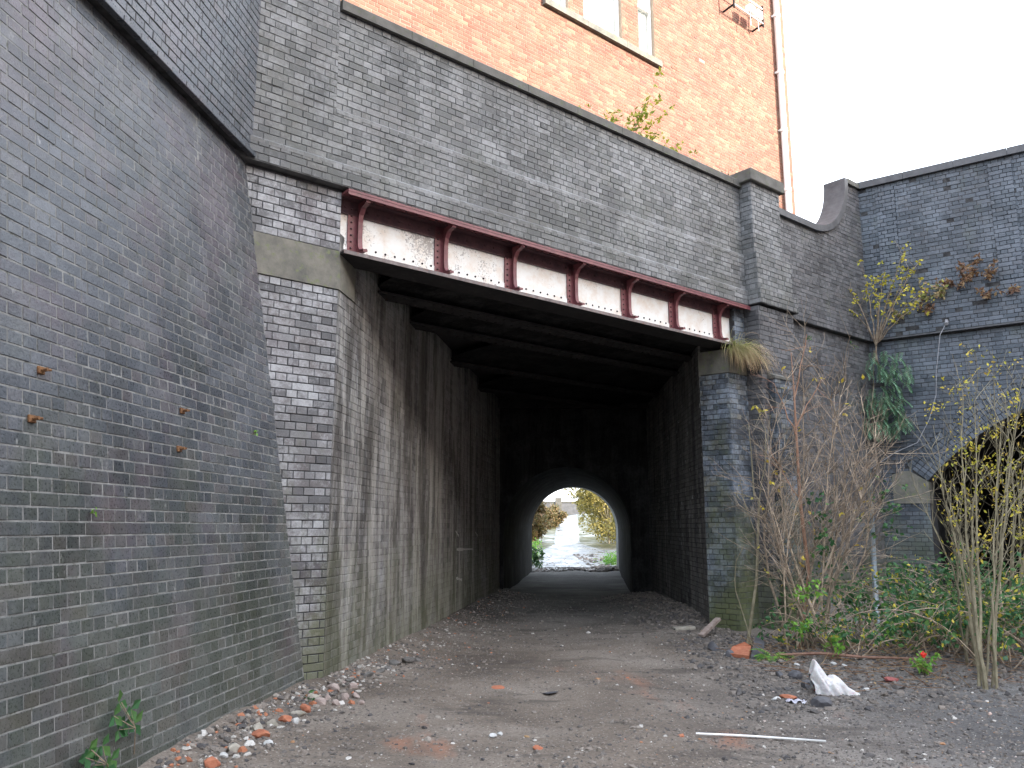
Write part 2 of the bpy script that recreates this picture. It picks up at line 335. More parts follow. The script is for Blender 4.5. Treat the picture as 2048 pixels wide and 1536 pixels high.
# ------------------------------------------------------------------ brickwork
CH = .082; SL = .2360; HL = .1180; J = .009
BQ = np.array([[8, 9, 10, 11], [4, 5, 9, 8], [5, 6, 10, 9], [6, 7, 11, 10], [7, 4, 8, 11], [0, 1, 5, 4], [1, 2, 6, 5], [2, 3, 7, 6], [3, 0, 4, 7]])
def brick_verts(a, b, c=.0035, d=.03, j=None):
    ha, hb = a / 2, b / 2
    sq = np.array([[-1, -1], [1, -1], [1, 1], [-1, 1]])
    v = []
    for (e, i) in ((-d, 0), (-c, 0), (0, c)):
        for p in sq: v.append([p[0] * (ha - i), p[1] * (hb - i), e])
    return np.array(v)
class Brickwork:
    """brick faces of one thing: the 300 bricks that show largest become parts, the rest one stuff part"""
    cache = {}
    def __init__(s, root, mat, joint=J): s.root = root; s.mat = mat; s.b = []; s.J = joint
    def face(s, O, U, V, N, rows, bond='english', off=0., jit=.0022, tint=None, fade=None, cs=0):
        """rows: list of (v0, v1, [(ua, ub), ...])"""
        for ri, (v0, v1, iv) in enumerate(rows):
            r = ri + cs
            if bond == 'english': L = SL if r % 2 else HL; o = 0 if r % 2 else HL / 2
            elif bond == 'garden': L = HL if r % 4 == 0 else SL; o = HL / 2 if r % 4 == 0 else (0 if r % 2 else SL / 2)
            elif bond == 'flemish': L = None; o = 0 if r % 2 else .169
            else: L = HL; o = HL / 2 if r % 2 else 0
            for (ua, ub) in iv:
                if L: ed = np.arange(math.floor((ua - o) / L), math.ceil((ub - o) / L) + 1) * L + o + off
                else:
                    k0 = math.floor((ua - o) / .3375); k1 = math.ceil((ub - o) / .3375) + 1
                    ed = np.sort(np.concatenate([np.arange(k0, k1) * .3375 + o, np.arange(k0, k1) * .3375 + o + .225]))
                for i in range(len(ed) - 1):
                    a, b_ = max(ed[i], ua), min(ed[i + 1], ub)
                    if b_ - a < .028: continue
                    s.b.append((O, U, V, N, a, b_, v0, v1, rng.uniform(0, 1) if tint is None else tint(rng), rng.normal(0, jit), rng.normal(0, .006), rng.normal(0, .004)))
    def finish(s, nobj=300, stuffname='brickwork'):
        P = []
        for q in s.b:
            O, U, V, N, a, b_, v0, v1 = q[:8]
            c = O + U * (a + b_) / 2 + V * (v0 + v1) / 2; d = c - CAMP; z = d[1] * math.cos(PIT) + d[2] * math.sin(PIT)
            if z < .3: P.append(0); continue
            x = 1024 + FPX * d[0] / z; y = 768 - FPX * (d[2] * math.cos(PIT) - d[1] * math.sin(PIT)) / z
            ok = 0 < x < 2048 and 0 < y < 1536
            dist = np.linalg.norm(d); cosn = abs(np.dot(d, N)) / dist
            P.append(((b_ - a) * (v1 - v0) * cosn / dist ** 2) if ok else 0)
        order = np.argsort(-np.array(P))
        top = set(int(i) for i in order[:nobj] if P[i] > 0)
        mb = MB()
        from mathutils import Matrix
        for i, q in enumerate(s.b):
            O, U, V, N, a, b_, v0, v1, tn, je, r1, r2 = q
            j = s.J; L = b_ - a - j; Hh = v1 - v0 - j
            if L <= .01 or Hh <= .01: continue
            c = O + U * (a + b_) / 2 + V * (v0 + v1) / 2 + N * je
            U2 = U + V * r1 + N * r2; V2 = V - U * r1; N2 = N - U * r2
            if i in top:
                tq = round(tn * 9) / 9; key = (round(L, 2), round(Hh, 3), tq, s.mat.name)
                me = Brickwork.cache.get(key)
                if me is None:
                    k = MB(); k.add(brick_verts(round(L, 2) if key[0] > .02 else L, Hh), BQ, tint=tq); me = k.mesh('brick', s.mat); Brickwork.cache[key] = me
                o = bpy.data.objects.new('brick', me); col.objects.link(o); o.parent = s.root
                c2 = c - np.array(s.root.location)
                o.matrix_local = Matrix(((U2[0], V2[0], N2[0], c2[0]), (U2[1], V2[1], N2[1], c2[1]), (U2[2], V2[2], N2[2], c2[2]), (0, 0, 0, 1)))
            else:
                bv = brick_verts(L, Hh)
                mb.add(c + bv[:, :1] * U2 + bv[:, 1:2] * V2 + bv[:, 2:] * N2, BQ, tint=tn)
        if mb.n: tag(mb.build(stuffname, s.mat, s.root), kind='stuff')
def rows(v0, v1, f, ch=CH):
    n_ = max(1, round((v1 - v0) / ch)); h = (v1 - v0) / n_; out = []
    for i in range(n_):
        a = v0 + i * h; iv = f(a + h / 2)
        if iv is None: continue
        out.append((a, a + h, iv if isinstance(iv, list) else [iv]))
    return out
def slab(name, mat, root, O, U, V, N, poly, e0, e1, **k):      # a wall body: outline in (u, v) between two depths
    mb = MB(); a = [O + U * u + V * v + N * e0 for u, v in poly]; b_ = [O + U * u + V * v + N * e1 for u, v in poly]
    mb.prism(a, b_); return mb.build(name, mat, root, recalc=True)
def rect(a, b_, c, d): return [(a, c), (b_, c), (b_, d), (a, d)]

# ============================================================ THE SETTING: ground
def fbm(x, y, seed, octs=4, base=1.):
    r_ = np.random.default_rng(seed); out = np.zeros_like(x, float); amp = 1.
    for o in range(octs):
        for k_ in range(4):
            th = r_.uniform(0, math.pi * 2); fr = base * 2 ** o * r_.uniform(.7, 1.3); ph = r_.uniform(0, 6.28)
            out += amp * np.sin((x * math.cos(th) + y * math.sin(th)) * fr + ph + 1.3 * np.sin((x * math.sin(th) - y * math.cos(th)) * fr * .7 + ph * 2)) / 4
        amp *= .5
    return out
D7 = np.array([-math.sin(R(7)), -math.cos(R(7)), 0.])
W0 = FR(-.17, 0)
def wallx(y):      # foot of the left walls
    y = np.asarray(y, float)
    return np.where(y < 8.22, W0[0] + (8.22 - y) * (-math.tan(R(7))), P0[0] + (y - P0[1]) * .1348)
def smooth(a, b_, x): t_ = np.clip((x - a) / (b_ - a), 0, 1); return t_ * t_ * (3 - 2 * t_)
def G(x, y):
    x = np.asarray(x, float); y = np.asarray(y, float)
    h = .035 * fbm(x, y, 3, 4, 1.1) + .012 * fbm(x, y, 5, 3, 7.)
    h = h * (1 - .5 * smooth(28, 34, y))
    d = x - wallx(y)
    h += .13 * np.exp(-np.clip(d, 0, 9) / .32) * smooth(3.5, 6, y) * (1 - smooth(20, 22, y)) * (y < 30)
    h += .20 * smooth(1.9, 3.2, x) * smooth(12.6, 14, y) * (1 - smooth(18, 21, y))
    h += .10 * smooth(3.2, 6, x) * smooth(7, 10, y) * (1 - smooth(14, 20, y))
    h -= .07 * np.exp(-(((x - .1) / .55) ** 2 + ((y - 7.0) / .8) ** 2)) + .05 * np.exp(-(((x + .3) / .4) ** 2 + ((y - 5.3) / .7) ** 2)) + .06 * np.exp(-(((x - 1.9) / .5) ** 2 + ((y - 9.0) / 1.6) ** 2))
    h += .12 * np.exp(-((y - 30) / 2.) ** 2) * (.3 + .7 * np.exp(-(((x - 2.2) / .45) ** 2)) + .8 * smooth(3.0, 3.8, x))
    h += smooth(34, 60, y) * .55 + smooth(58, 125, y) * 2.6 + smooth(50, 70, y) * .5 * smooth(2, 6, np.abs(x - 5))
    return h
def growth(a, b_, step, far, k=1.25):
    c = list(np.arange(a, b_, step)); s_ = step; x = c[-1]
    while x < far: s_ *= k; x += s_; c.append(x)
    s_ = step; x = a; pre = []
    while x > -far: s_ *= k; x -= s_; pre.append(x)
    return np.array(pre[::-1] + c)
gx = growth(-3.6, 9, .06, 1200); gy = growth(2.2, 16, .06, 1500, 1.06)
X, Yg = np.meshgrid(gx, gy); Z = G(X, Yg)
Z = np.where((np.abs(X) > 60) | (Yg < -60), np.clip(Z, -1, 3), Z)
mb = MB(); nx, ny = len(gx), len(gy)
ii = np.arange(nx - 1)[None, :] + (np.arange(ny - 1) * nx)[:, None]; ii = ii.ravel()
mb.add(np.stack([X.ravel(), Yg.ravel(), Z.ravel()], 1), np.stack([ii, ii + 1, ii + nx + 1, ii + nx], 1))
tag(mb.build('ground', M['ground'], smooth=True), kind='structure')

# ============================================================ WING WALL (battered, left)
wing = empty('wing_wall', 'tall battered blue-grey brick wall with pale joints filling the left of the view', 'wall', tuple(W0))
topc = FR(-1.09, 5.28)
Uw = D7; Nw = np.cross(topc - W0, Uw); Nw /= np.linalg.norm(Nw)
if Nw[0] < 0: Nw = -Nw
Vw = np.cross(Nw, Uw); Vw /= np.linalg.norm(Vw)
if Vw[2] < 0: Vw = -Vw
rel = topc - W0; uT = float(rel @ Uw); vT = float(rel @ Vw)
UE = 8.6
bw = Brickwork(wing, M['wing'])
bw.face(W0, Uw, Vw, Nw, rows(-.15, vT, lambda v: (uT * v / vT + .004, UE)), 'english', jit=.0012)
slab('mortar', M['mortar_l'], wing, W0, Uw, Vw, Nw, [(-.5, -.4), (16, -.4), (16, vT), (-.5, vT)], -.0035, -.9)
N2 = np.array([Nw[0], Nw[1], 0]); N2 /= np.linalg.norm(N2)
TO = np.array([topc[0], topc[1], 0]) + N2 * .075
bw.face(TO, Uw, UP, N2, rows(5.33, 9.5, lambda v: (-.02, UE)), 'english', jit=.0015, cs=1)
slab('upper_mortar', M['mortar_d'], wing, TO, Uw, UP, N2, rect(-.6, 16, 5.30, 9.5), -.0075, -.9)
mb = MB()
for i in range(40):
    u = -.2 + i * .225
    mb.bevbox(TO + Uw * (u + .11) + UP * 5.30 + N2 * (.018 + rnd.uniform(-.004, .004)), Uw * .108, N2 * .03, UP * .026, .004, tint=rnd.random())
tag(mb.build('string_course', M['wing'], wing), kind='stuff')
bw.finish()
slab('wall_coping', M['coping'], wing, TO, Uw, UP, N2, rect(-.6, 16, 9.5, 9.66), .05, -.95)

# ============================================================ LEFT PIER (below the girder bearing)
pier = empty('abutment_pier', 'narrow frosted brick pier under the left end of the girder, with a mossy stone impost', 'pier', tuple(FR(-.4, 0)))
def cornerS(z): return -.17 - .92 * (z / 5.28)
bw = Brickwork(pier, M['pier'], .010)
f_ = lambda v: (cornerS(v) - .12, 0.0)
bw.face(P0, fF, UP, nF, rows(-.2, 4.11, f_), 'english', jit=.002)
bw.face(P0, fF, UP, nF, rows(4.545, 5.22, f_), 'english', jit=.002, cs=1)
slab('mortar', M['mortar_d'], pier, P0, fF, UP, nF, rect(-1.5, -.004, -.3, 5.24), -.007, -.7)
dT = np.array([.1336, .991, 0.]); nT = np.array([dT[1], -dT[0], 0.])
mb = MB()
pl_ = [FR(-1.4, 0, .012), FR(-.0, 0, .012), FR(.03, 0, -.01), P0 + nT * .012 + dT * .5, P0 - nT * .3 + dT * .5, FR(-1.4, 0, -.3)]
mb.prism([p + UP * 4.115 for p in pl_], [p + UP * 4.54 for p in pl_]); mb.build('impost_stone', M['stone'], pier, recalc=True)
bw.finish()

# ============================================================ TUNNEL WALLS + JAMB
tl = empty('tunnel_wall', 'lime-streaked left side wall running back under the bridge', 'wall', tuple(P0))
bw = Brickwork(tl, M['tunnel'], .008)
TLL = 11.7
bw.face(P0, dT, UP, nT, rows(-.2, 4.11, lambda v: (.004, TLL)), 'english', jit=.0018)
bw.face(P0, dT, UP, nT, rows(4.11, 4.6, lambda v: (.51, TLL)), 'english', jit=.0018, cs=1)
slab('mortar', M['tunnelmortar'], tl, P0, dT, UP, nT, rect(.01, TLL + .4, -.3, 4.75), -.004, -.6)
bw.finish()
mb = MB()    # flaking limewash strokes left on the wall
def attw(x, y):
    d = ray(x, y); return CAMP + d * (np.dot(P0 - CAMP, nT) / np.dot(d, nT)) + nT * .004
for (xa, ya, xb, yb, wd) in ((911, 1062, 917, 1072, .05), (911, 1075, 910, 1096, .018), (913, 1099, 946, 1098, .05), (918, 1102, 920, 1146, .022), (927, 1102, 929, 1150, .02), (936, 1102, 936, 1128, .016), (944, 1100, 945, 1144, .024), (950, 1064, 955, 1072, .045), (951, 1076, 952, 1140, .016), (912, 1156, 924, 1160, .05), (928, 1168, 930, 1192, .02), (941, 1162, 943, 1190, .016)):
    a, b_ = attw(xa, ya), attw(xb, yb); n_ = 7; d_ = (b_ - a); sdv = np.cross(unit_(d_), nT); v = []
    for k in range(n_ + 1):
        c = a + d_ * k / n_; w_ = wd / 2 * rnd.uniform(.5, 1.2); v += [c - sdv * w_, c + sdv * w_]
    mb.add(v, [[2 * k, 2 * k + 1, 2 * k + 3, 2 * k + 2] for k in range(n_)])
tag(mb.build('limewash_mark', M['lime'], tl), kind='stuff')
TR0 = np.array([3.1, 13.1, 0.]); TR1 = np.array([3.35, 19.94, 0.]); dR = (TR1 - TR0); RL = np.linalg.norm(dR); dR /= RL; nR = np.array([-dR[1], dR[0], 0.])
tr = empty('tunnel_wall', 'soot-darkened right side wall running back under the bridge behind the blue-grey pier', 'wall', tuple(TR0))
bw = Brickwork(tr, M['tunnelr'], .008)
bw.face(TR0, dR, UP, nR, rows(-.2, 4.6, lambda v: (0, RL)), 'english')
slab('mortar', M['mortar_d'], tr, TR0, dR, UP, nR, rect(.03, RL + .4, -.3, 4.75), -.006, -.4)
bw.finish()
# jamb pier on the right: front face s 6.96..7.5, splayed return to TR0
jb = empty('abutment_pier', 'dark blue-grey brick pier under the right end of the girder, grass on its impost', 'pier', tuple(FR(7.2, 0)))
JA = FR(6.96, 0); dC = TR0 - JA; CL = np.linalg.norm(dC); dC /= CL; nC = np.array([-dC[1], dC[0], 0.])
if nC @ (CAMP - JA) < 0: nC = -nC
bw = Brickwork(jb, M['rpier'], .008)
bw.face(FR(6.96, 0), fF, UP, nF, rows(-.3, 4.06, lambda v: (0, .56)), 'english')
bw.face(JA, dC, UP, nC, rows(-.3, 4.06, lambda v: (.006, CL)), 'english', cs=0)
bw.face(FR(6.96, 0), fF, UP, nF, rows(4.46, 5.22, lambda v: (.22, .56)), 'english')
mb = MB()
ins = .007
pl_ = [FR(6.96 + .01, 0, -ins), FR(7.6, 0, -ins), FR(7.6, 0, -1.), TR0 + np.array([.5, .3, 0]), TR0 + np.array([.02, .03, 0]) - nC * .004]
mb.prism([p + UP * -.3 for p in pl_], [p + UP * 4.07 for p in pl_]); mb.build('mortar', M['mortar_m'], jb, recalc=True)
slab('bearing_mortar', M['mortar_d'], jb, P0, fF, UP, nF, rect(7.185, 7.6, 4.44, 5.23), -.007, -.8)
mb = MB()
pl_ = [FR(6.955, 0, .01), FR(7.46, 0, .01), FR(7.46, 0, -.9), TR0 + np.array([.4, .4, 0]), TR0 + nC * .01 + np.array([-.003, .003, 0])]
mb.prism([p + UP * 4.07 for p in pl_], [p + UP * 4.455 for p in pl_]); mb.build('impost_stone', M['stone'], jb, recalc=True)
bw.finish()

# portal + barrel arch
bar = empty('arch_tunnel', 'black brick arch tunnel beyond the girders with daylight at its far mouth', 'tunnel', (1.35, 19.94, 0))
Y0 = 19.94; CX0 = 1.36; RAD = 1.57; SPR = 1.5
aD = np.array([math.sin(R(5.4)), math.cos(R(5.4)), 0.]); BL = 9.95
def archpts(cx, y, r_, k=24, z0=-.3):
    p = [(cx - r_, y, z0)] + [(cx - r_ * math.cos(a), y, SPR + r_ * math.sin(a)) for a in np.linspace(0, math.pi, k)] + [(cx + r_, y, z0)]
    return np.array(p)
def headwall(mb, cx, y, x0, x1, ztop, thick, k=24):
    ap = archpts(cx, y, RAD, k)
    for sgn in (0, 1):
        yy = y + sgn * thick
        q = ap.copy(); q[:, 1] = yy
        outer = []
        for (x, _, z) in q:
            if z <= SPR: outer.append((x0 if x < cx else x1, yy, z))
            else:
                a = math.atan2(z - SPR, x - cx)
                ex = (x1 - cx) if math.cos(a) > 0 else (cx - x0)
                tz = (ztop - SPR) / max(1e-6, math.sin(a)); tx = ex / max(1e-6, abs(math.cos(a)))
                tt = min(tz, tx); outer.append((cx + math.cos(a) * tt, yy, SPR + math.sin(a) * tt))
        outer = np.array(outer)
        # snap to the two top corners
        for cxn in (x0, x1):
            i_ = np.argmin(np.linalg.norm(outer - np.array([cxn, yy, ztop]), axis=1)); outer[i_] = (cxn, yy, ztop)
        kk = len(q); mb.add(np.vstack([q, outer]), [[i, i + 1, kk + i + 1, kk + i] for i in range(kk - 1)])
    q = ap.copy(); q2 = ap.copy(); q2[:, 1] += thick; kk = len(q)
    mb.add(np.vstack([q, q2]), [[i, i + 1, kk + i + 1, kk + i] for i in range(kk - 1)])
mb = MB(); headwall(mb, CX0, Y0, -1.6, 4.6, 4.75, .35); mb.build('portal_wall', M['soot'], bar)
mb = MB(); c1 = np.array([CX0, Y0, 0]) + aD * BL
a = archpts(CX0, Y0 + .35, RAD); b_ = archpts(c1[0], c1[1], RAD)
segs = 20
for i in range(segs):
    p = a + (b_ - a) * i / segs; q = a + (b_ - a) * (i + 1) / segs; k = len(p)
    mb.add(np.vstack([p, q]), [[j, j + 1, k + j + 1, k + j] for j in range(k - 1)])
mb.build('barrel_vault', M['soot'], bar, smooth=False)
mb = MB(); headwall(mb, c1[0], c1[1], c1[0] - 14, c1[0] + 14, 8.5, .6); mb.build('far_head_wall', M['facade'], bar)
mb = MB()   # the outer ring of the far mouth, brick voussoirs
for i in range(44):
    a0 = math.pi * i / 44 + .01; a1 = math.pi * (i + 1) / 44 - .01
    pts = [(c1[0] + r_ * math.cos(x), z_) for r_, x in ((RAD, a0), (RAD, a1), (RAD + .22, a1), (RAD + .22, a0)) for z_ in (SPR + r_ * math.sin(x),)]
    mb.prism([(x, c1[1] + .6, z) for x, z in pts], [(x, c1[1] + .63, z) for x, z in pts])
tag(mb.build('arch_ring', M['facade'], bar), kind='stuff')

# deck over the near part: transverse girders parallel to the face, jack-arch soffit between
deck = empty('bridge_deck', 'soot-black deck underside with riveted girders in rows behind the white-panelled girder', 'bridge', tuple(FR(3.5, 4.5, -2)))
mb = MB()
p_ = [FR(-.6, 0, -.32), FR(8.4, 0, -.32), FR(12.5, 0, -3.5), FR(17, 0, -12), FR(-3.2, 0, -14)]
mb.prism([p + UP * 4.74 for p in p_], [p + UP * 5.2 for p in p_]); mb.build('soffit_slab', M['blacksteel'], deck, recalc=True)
BEAMS = [-1.05, -2.1, -4.0, -5.9, -7.8, -9.7]
for i, e in enumerate(BEAMS):
    wj = .52 if i < 1 else .94
    a0 = -.1; a1 = 7.4 + i * .2
    # clip to between the side walls
    def clip(e_):
        A_ = FR(0, 0, e_); best = []
        for (Q, dd) in ((P0, dT), (TR0, dR)):
            mm = np.array([[fF[0], -dd[0]], [fF[1], -dd[1]]]); ss = np.linalg.solve(mm, (Q - A_)[:2]); best.append(ss[0])
        return best
    s0, s1 = clip(e)
    y_mid = FR((s0 + s1) / 2, 0, e)[1]
    s0 -= .12; s1 += .12
    while FR(s1, 0, e)[1] > Y0 - .05 and s1 > s0: s1 -= .05
    if s1 - s0 < .5: continue
    mb = MB()
    mb.box(FR((s0 + s1) / 2, 4.50, e), fF * (s1 - s0) / 2, nF * .15, UP * .012)
    mb.box(FR((s0 + s1) / 2, 4.525, e), fF * (s1 - s0) / 2, nF * .07, UP * .012)
    mb.box(FR((s0 + s1) / 2, 4.66, e), fF * (s1 - s0) / 2, nF * .012, UP * .14)
    g = mb.build('cross_girder', M['blacksteel'], deck)
    mb = MB()
    for k in range(int((s1 - s0) / .15)):
        for sg in (-1, 1):
            mb.box(FR(s0 + .1 + k * .15, 4.484, e + sg * .1), fF * .014, nF * .014, UP * .008)
    tag(mb.build('rivet', M['blacksteel'], g), kind='stuff')
    # shallow jack arch between girders
    mb = MB(); kx = 8; pr = []
    for k in range(kx + 1):
        a = math.pi * k / kx; ee = e + wj - math.cos(a) * wj; pr.append((ee, 4.53 + .07 * math.sin(a)))
    vv = []
    for ee, zz in pr: vv += [FR(s0, zz, ee), FR(s1, zz, ee)]
    mb.add(vv, [[2 * k, 2 * k + 1, 2 * k + 3, 2 * k + 2] for k in range(kx)])
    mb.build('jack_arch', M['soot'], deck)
mb = MB(); mb.box((1.3, 19.7, 4.55), (2.6, 0, 0), (0, .13, 0), (0, 0, .05)); mb.box((1.3, 19.75, 4.72), (2.6, 0, 0), (0, .03, 0), (0, 0, .2)); mb.build('end_girder', M['blacksteel'], deck)

# ============================================================ PLATE GIRDER
gd = empty('plate_girder', 'riveted maroon girder with blown-white peeling web panels across the opening', 'girder', tuple(FR(3.5, 4.5)))
WE = -.10
S0, S1 = -.0, 7.3
mb = MB(); mb.box(FR((S0 + S1) / 2, 4.515, -.11), fF * (S1 - S0) / 2, nF * .196, UP * .012); bf = mb.build('bottom_flange', M['blacksteel'], gd)  # underside darkened by colour: black plate behind the lighter edge strip
mb = MB(); mb.box(FR((S0 + S1) / 2, 4.535, -.02), fF * (S1 - S0) / 2, nF * .115, UP * .009); mb.box(FR((S0 + S1) / 2, 4.52, .092), fF * (S1 - S0) / 2, nF * .005, UP * .018); mb.build('flange_edge', M['flange'], bf)
mb = MB(); mb.box(FR((S0 + 7.44) / 2, 5.205, -.03), fF * 3.72, nF * .185, UP * .013)
mb.box(FR((S0 + 7.44) / 2, 5.172, .146), fF * 3.72, nF * .007, UP * .017); mb.build('top_flange', M['maroon'], gd)
mb = MB(); mb.box(FR((S0 + S1) / 2, 5.105, WE + .014), fF * 3.65, nF * .010, UP * .085); mb.box(FR((S0 + S1) / 2, 5.184, WE + .06), fF * 3.65, nF * .05, UP * .008); tf = mb.build('top_angle', M['maroondark'], gd)
mb = MB()
for k in range(52):
    mb.box(FR(.08 + k * .14, 5.10, WE + .03), fF * .011, nF * .01, UP * .011)
    mb.box(FR(.08 + k * .14, 5.17, .07), fF * .011, nF * .011, UP * .008)
tag(mb.build('rivet', M['maroondark'], tf), kind='stuff')
mb = MB(); mb.box(FR((S0 + S1) / 2, 4.62, WE + .010), fF * 3.65, nF * .007, UP * .055); ba = mb.build('bottom_angle', M['whitepaint'], gd)
st = [.20, 1.36, 2.44, 3.54, 4.62, 5.69, 6.79]
edges = [S0] + st + [S1]
for i in range(len(edges) - 1):
    a, b_ = edges[i] + .002, edges[i + 1] - .002
    mb = MB(); mb.box(FR((a + b_) / 2, 4.86, WE - .006), fF * (b_ - a) / 2, nF * .008, UP * .335); pn = mb.build('web_panel', M['whitepaint'], gd)
    mb = MB()
    k0 = a + .16
    while k0 < b_ - .05:
        mb.tube([FR(k0, 4.665, WE + .012), FR(k0, 4.665, WE + .026), FR(k0, 4.665, WE + .032)], [.014, .012, .004], 6); k0 += .125
    if mb.n: tag(mb.build('rivet', M['blacksteel'], pn), kind='stuff')
for s_ in st:
    mb = MB()
    mb.box(FR(s_, 4.87, WE + .016), fF * .075, nF * .008, UP * .30)
    # fin plate with flared head and foot
    prof = [(.02, 4.57), (.19, 4.57), (.19, 4.60), (.10, 4.615), (.075, 4.66), (.065, 4.75), (.065, 4.95), (.08, 5.03), (.13, 5.10), (.225, 5.13), (.235, 5.185), (.02, 5.185)]
    A_ = [FR(s_ + .045, z, WE + e) for e, z in prof]; B_ = [FR(s_ + .067, z, WE + e) for e, z in prof]
    mb.prism(A_, B_)
    # flat cover strip on the fin's outer edge
    for k in range(1, 10):
        (e0, z0), (e1, z1) = prof[k], prof[k + 1]
        d_ = .028
        mb.add([FR(s_ + .056 - d_, z0, WE + e0 + .006), FR(s_ + .056 + d_, z0, WE + e0 + .006), FR(s_ + .056 + d_, z1, WE + e1 + .006), FR(s_ + .056 - d_, z1, WE + e1 + .006)], [[0, 1, 2, 3]])
    sf = mb.build('stiffener', M['maroon'], gd)
    mb = MB()
    for k in range(7): mb.tube([FR(s_ - .035, 4.64 + k * .075, WE + .022), FR(s_ - .035, 4.64 + k * .075, WE + .036), FR(s_ - .035, 4.64 + k * .075, WE + .041)], [.013, .011, .003], 6)
    tag(mb.build('rivet', M['maroondark'], sf), kind='stuff')

# ============================================================ PARAPET (facade above the girder)
par = empty('parapet_wall', 'long grey brick parapet spanning above the maroon girder with a flat stone coping', 'wall', tuple(FR(3.5, 5.25)))
bw = Brickwork(par, M['facade'], .008)
EL, EM, ET = .10, .07, .04
SR = 7.46
bw.face(FR(0, 0, EL), fF, UP, nF, rows(5.26, 5.50, lambda v: (-1.4, SR)), 'english', jit=.002)
bw.face(FR(0, 0, EM), fF, UP, nF, rows(5.515, 6.13, lambda v: (-1.4, SR)), 'english', jit=.002, cs=1)
bw.face(FR(0, 0, ET), fF, UP, nF, rows(6.145, 7.34, lambda v: (-.14, SR)), 'english', jit=.002)
bw.face(FR(0, 0, ET + .026), fF, UP, nF, rows(6.145, 9.6, lambda v: (-1.6, -.14)), 'english', jit=.002)
slab('mortar', M['mortar_m'], par, FR(0, 0, EL), fF, UP, nF, rect(-1.5, SR, 5.255, 5.505), -.0065, -.5)
slab('middle_mortar', M['mortar_m'], par, FR(0, 0, EM), fF, UP, nF, rect(-1.5, SR, 5.505, 6.135), -.0065, -.5)
slab('upper_mortar', M['mortar_m'], par, FR(0, 0, ET), fF, UP, nF, rect(-.16, SR, 6.135, 7.345), -.0065, -.45)
slab('pilaster_mortar', M['mortar_m'], par, FR(0, 0, ET + .026), fF, UP, nF, rect(-1.8, -.145, 6.135, 9.6), -.0065, -.45)
mb = MB()
for (zz, e0, e1, sa) in ((5.507, EM, EL, -1.4), (6.137, ET, EM, -.14)):
    s_ = sa
    while s_ < SR - .05:
        L = min(.225, SR - s_) - .006; a_ = s_; tn = rnd.uniform(.5, 1)
        A_ = [FR(a_, zz - .05, e0 - .02), FR(a_, zz - .05, e1 + .002), FR(a_, zz - .01, e1 + .002), FR(a_, zz + .018, e0 + .001), FR(a_, zz + .018, e0 - .02)]
        mb.prism(A_, [p + fF * L for p in A_], tn); s_ += .225
tag(mb.build('plinth_course', M['facade'], par), kind='stuff')
# ragged brick drip line, coloured dark as the shadow gap over the flange
mb = MB()
s_ = 0.02
while s_ < 7.4:
    L = rnd.uniform(.06, .11); mb.bevbox(FR(s_ + L / 2, 5.238 + rnd.uniform(-.004, .006), EL - .05 + rnd.uniform(-.006, .0)), fF * (L / 2 - .006), nF * .05, UP * .014, .003); s_ += L
tag(mb.build('shadow_gap_course', M['mortar_d'], par), kind='stuff')
bw.finish()
s_ = -.13; k = 0
while s_ < SR + .0:
    L = min(.92, SR - s_)
    if L < .1: break
    A_ = [(ET + .055, 7.345), (ET + .055, 7.455), (ET + .03, 7.48), (-.45, 7.50), (-.45, 7.345)]
    mb = MB(); mb.prism([FR(s_ + .003, z, e) for e, z in A_], [FR(s_ + L - .003, z, e) for e, z in A_], rnd.random()); mb.build('coping_stone', M['coping'], par, recalc=True); s_ += L
slab('coping_bedding', M['mortar_d'], par, P0, fF, UP, nF, rect(-.1, SR, 7.336, 7.36), ET + .02, -.3)

# ============================================================ PARAPET PIER with cap
pp = empty('parapet_pier', 'square brick pier with an overhanging stone cap rising above the right end of the parapet', 'pier', tuple(FR(7.9, 0)))
bw = Brickwork(pp, M['facade'], .008)
bl = Brickwork(pp, M['screen'], .008)
PL = 7.46
def pier_lvl(B, z0, z1, e, s1, cs=0, core=True, mat='mortar_d'):
    B.face(FR(0, 0, e), fF, UP, nF, rows(z0, z1, lambda v: (PL, s1)), 'english', cs=cs)
    B.face(FR(PL, 0, e), -nF, UP, -fF, rows(z0, z1, lambda v: (.004, e + .02)), 'english', cs=cs + 1)
    B.face(FR(s1, 0, e), -nF, UP, fF, rows(z0, z1, lambda v: (.004, e + .02)), 'english', cs=cs + 1)
    slab('mortar', M[mat], pp, FR(0, 0, e), fF, UP, nF, rect(PL + .007, s1 - .007, z0 - .01, z1), -.0065, -.5)
pier_lvl(bw, 6.15, 7.40, .27, 8.32)
pier_lvl(bw, 5.52, 6.13, .31, 8.52, 1)
pier_lvl(bw, 5.26, 5.50, .35, 8.60)
pier_lvl(bl, -.3, 5.22, .29, 8.52)
for (zz, e, s1) in ((6.14, .31, 8.52), (5.51, .35, 8.60)):
    slab('plinth_course', M['facade'], pp, P0, fF, UP, nF, rect(PL - .002, s1 + .002, zz - .012, zz + .012), e + .003, -.1)
bw.finish(200); bl.finish(100, 'lower_brickwork')
A_ = rect(7.38, 8.40, 7.40, 7.62)
mb = MB(); mb.bevbox(FR(7.89, 7.505, -.03), fF * .51, nF * .37, UP * .105, .012); mb.build('pier_cap', M['coping'], pp)
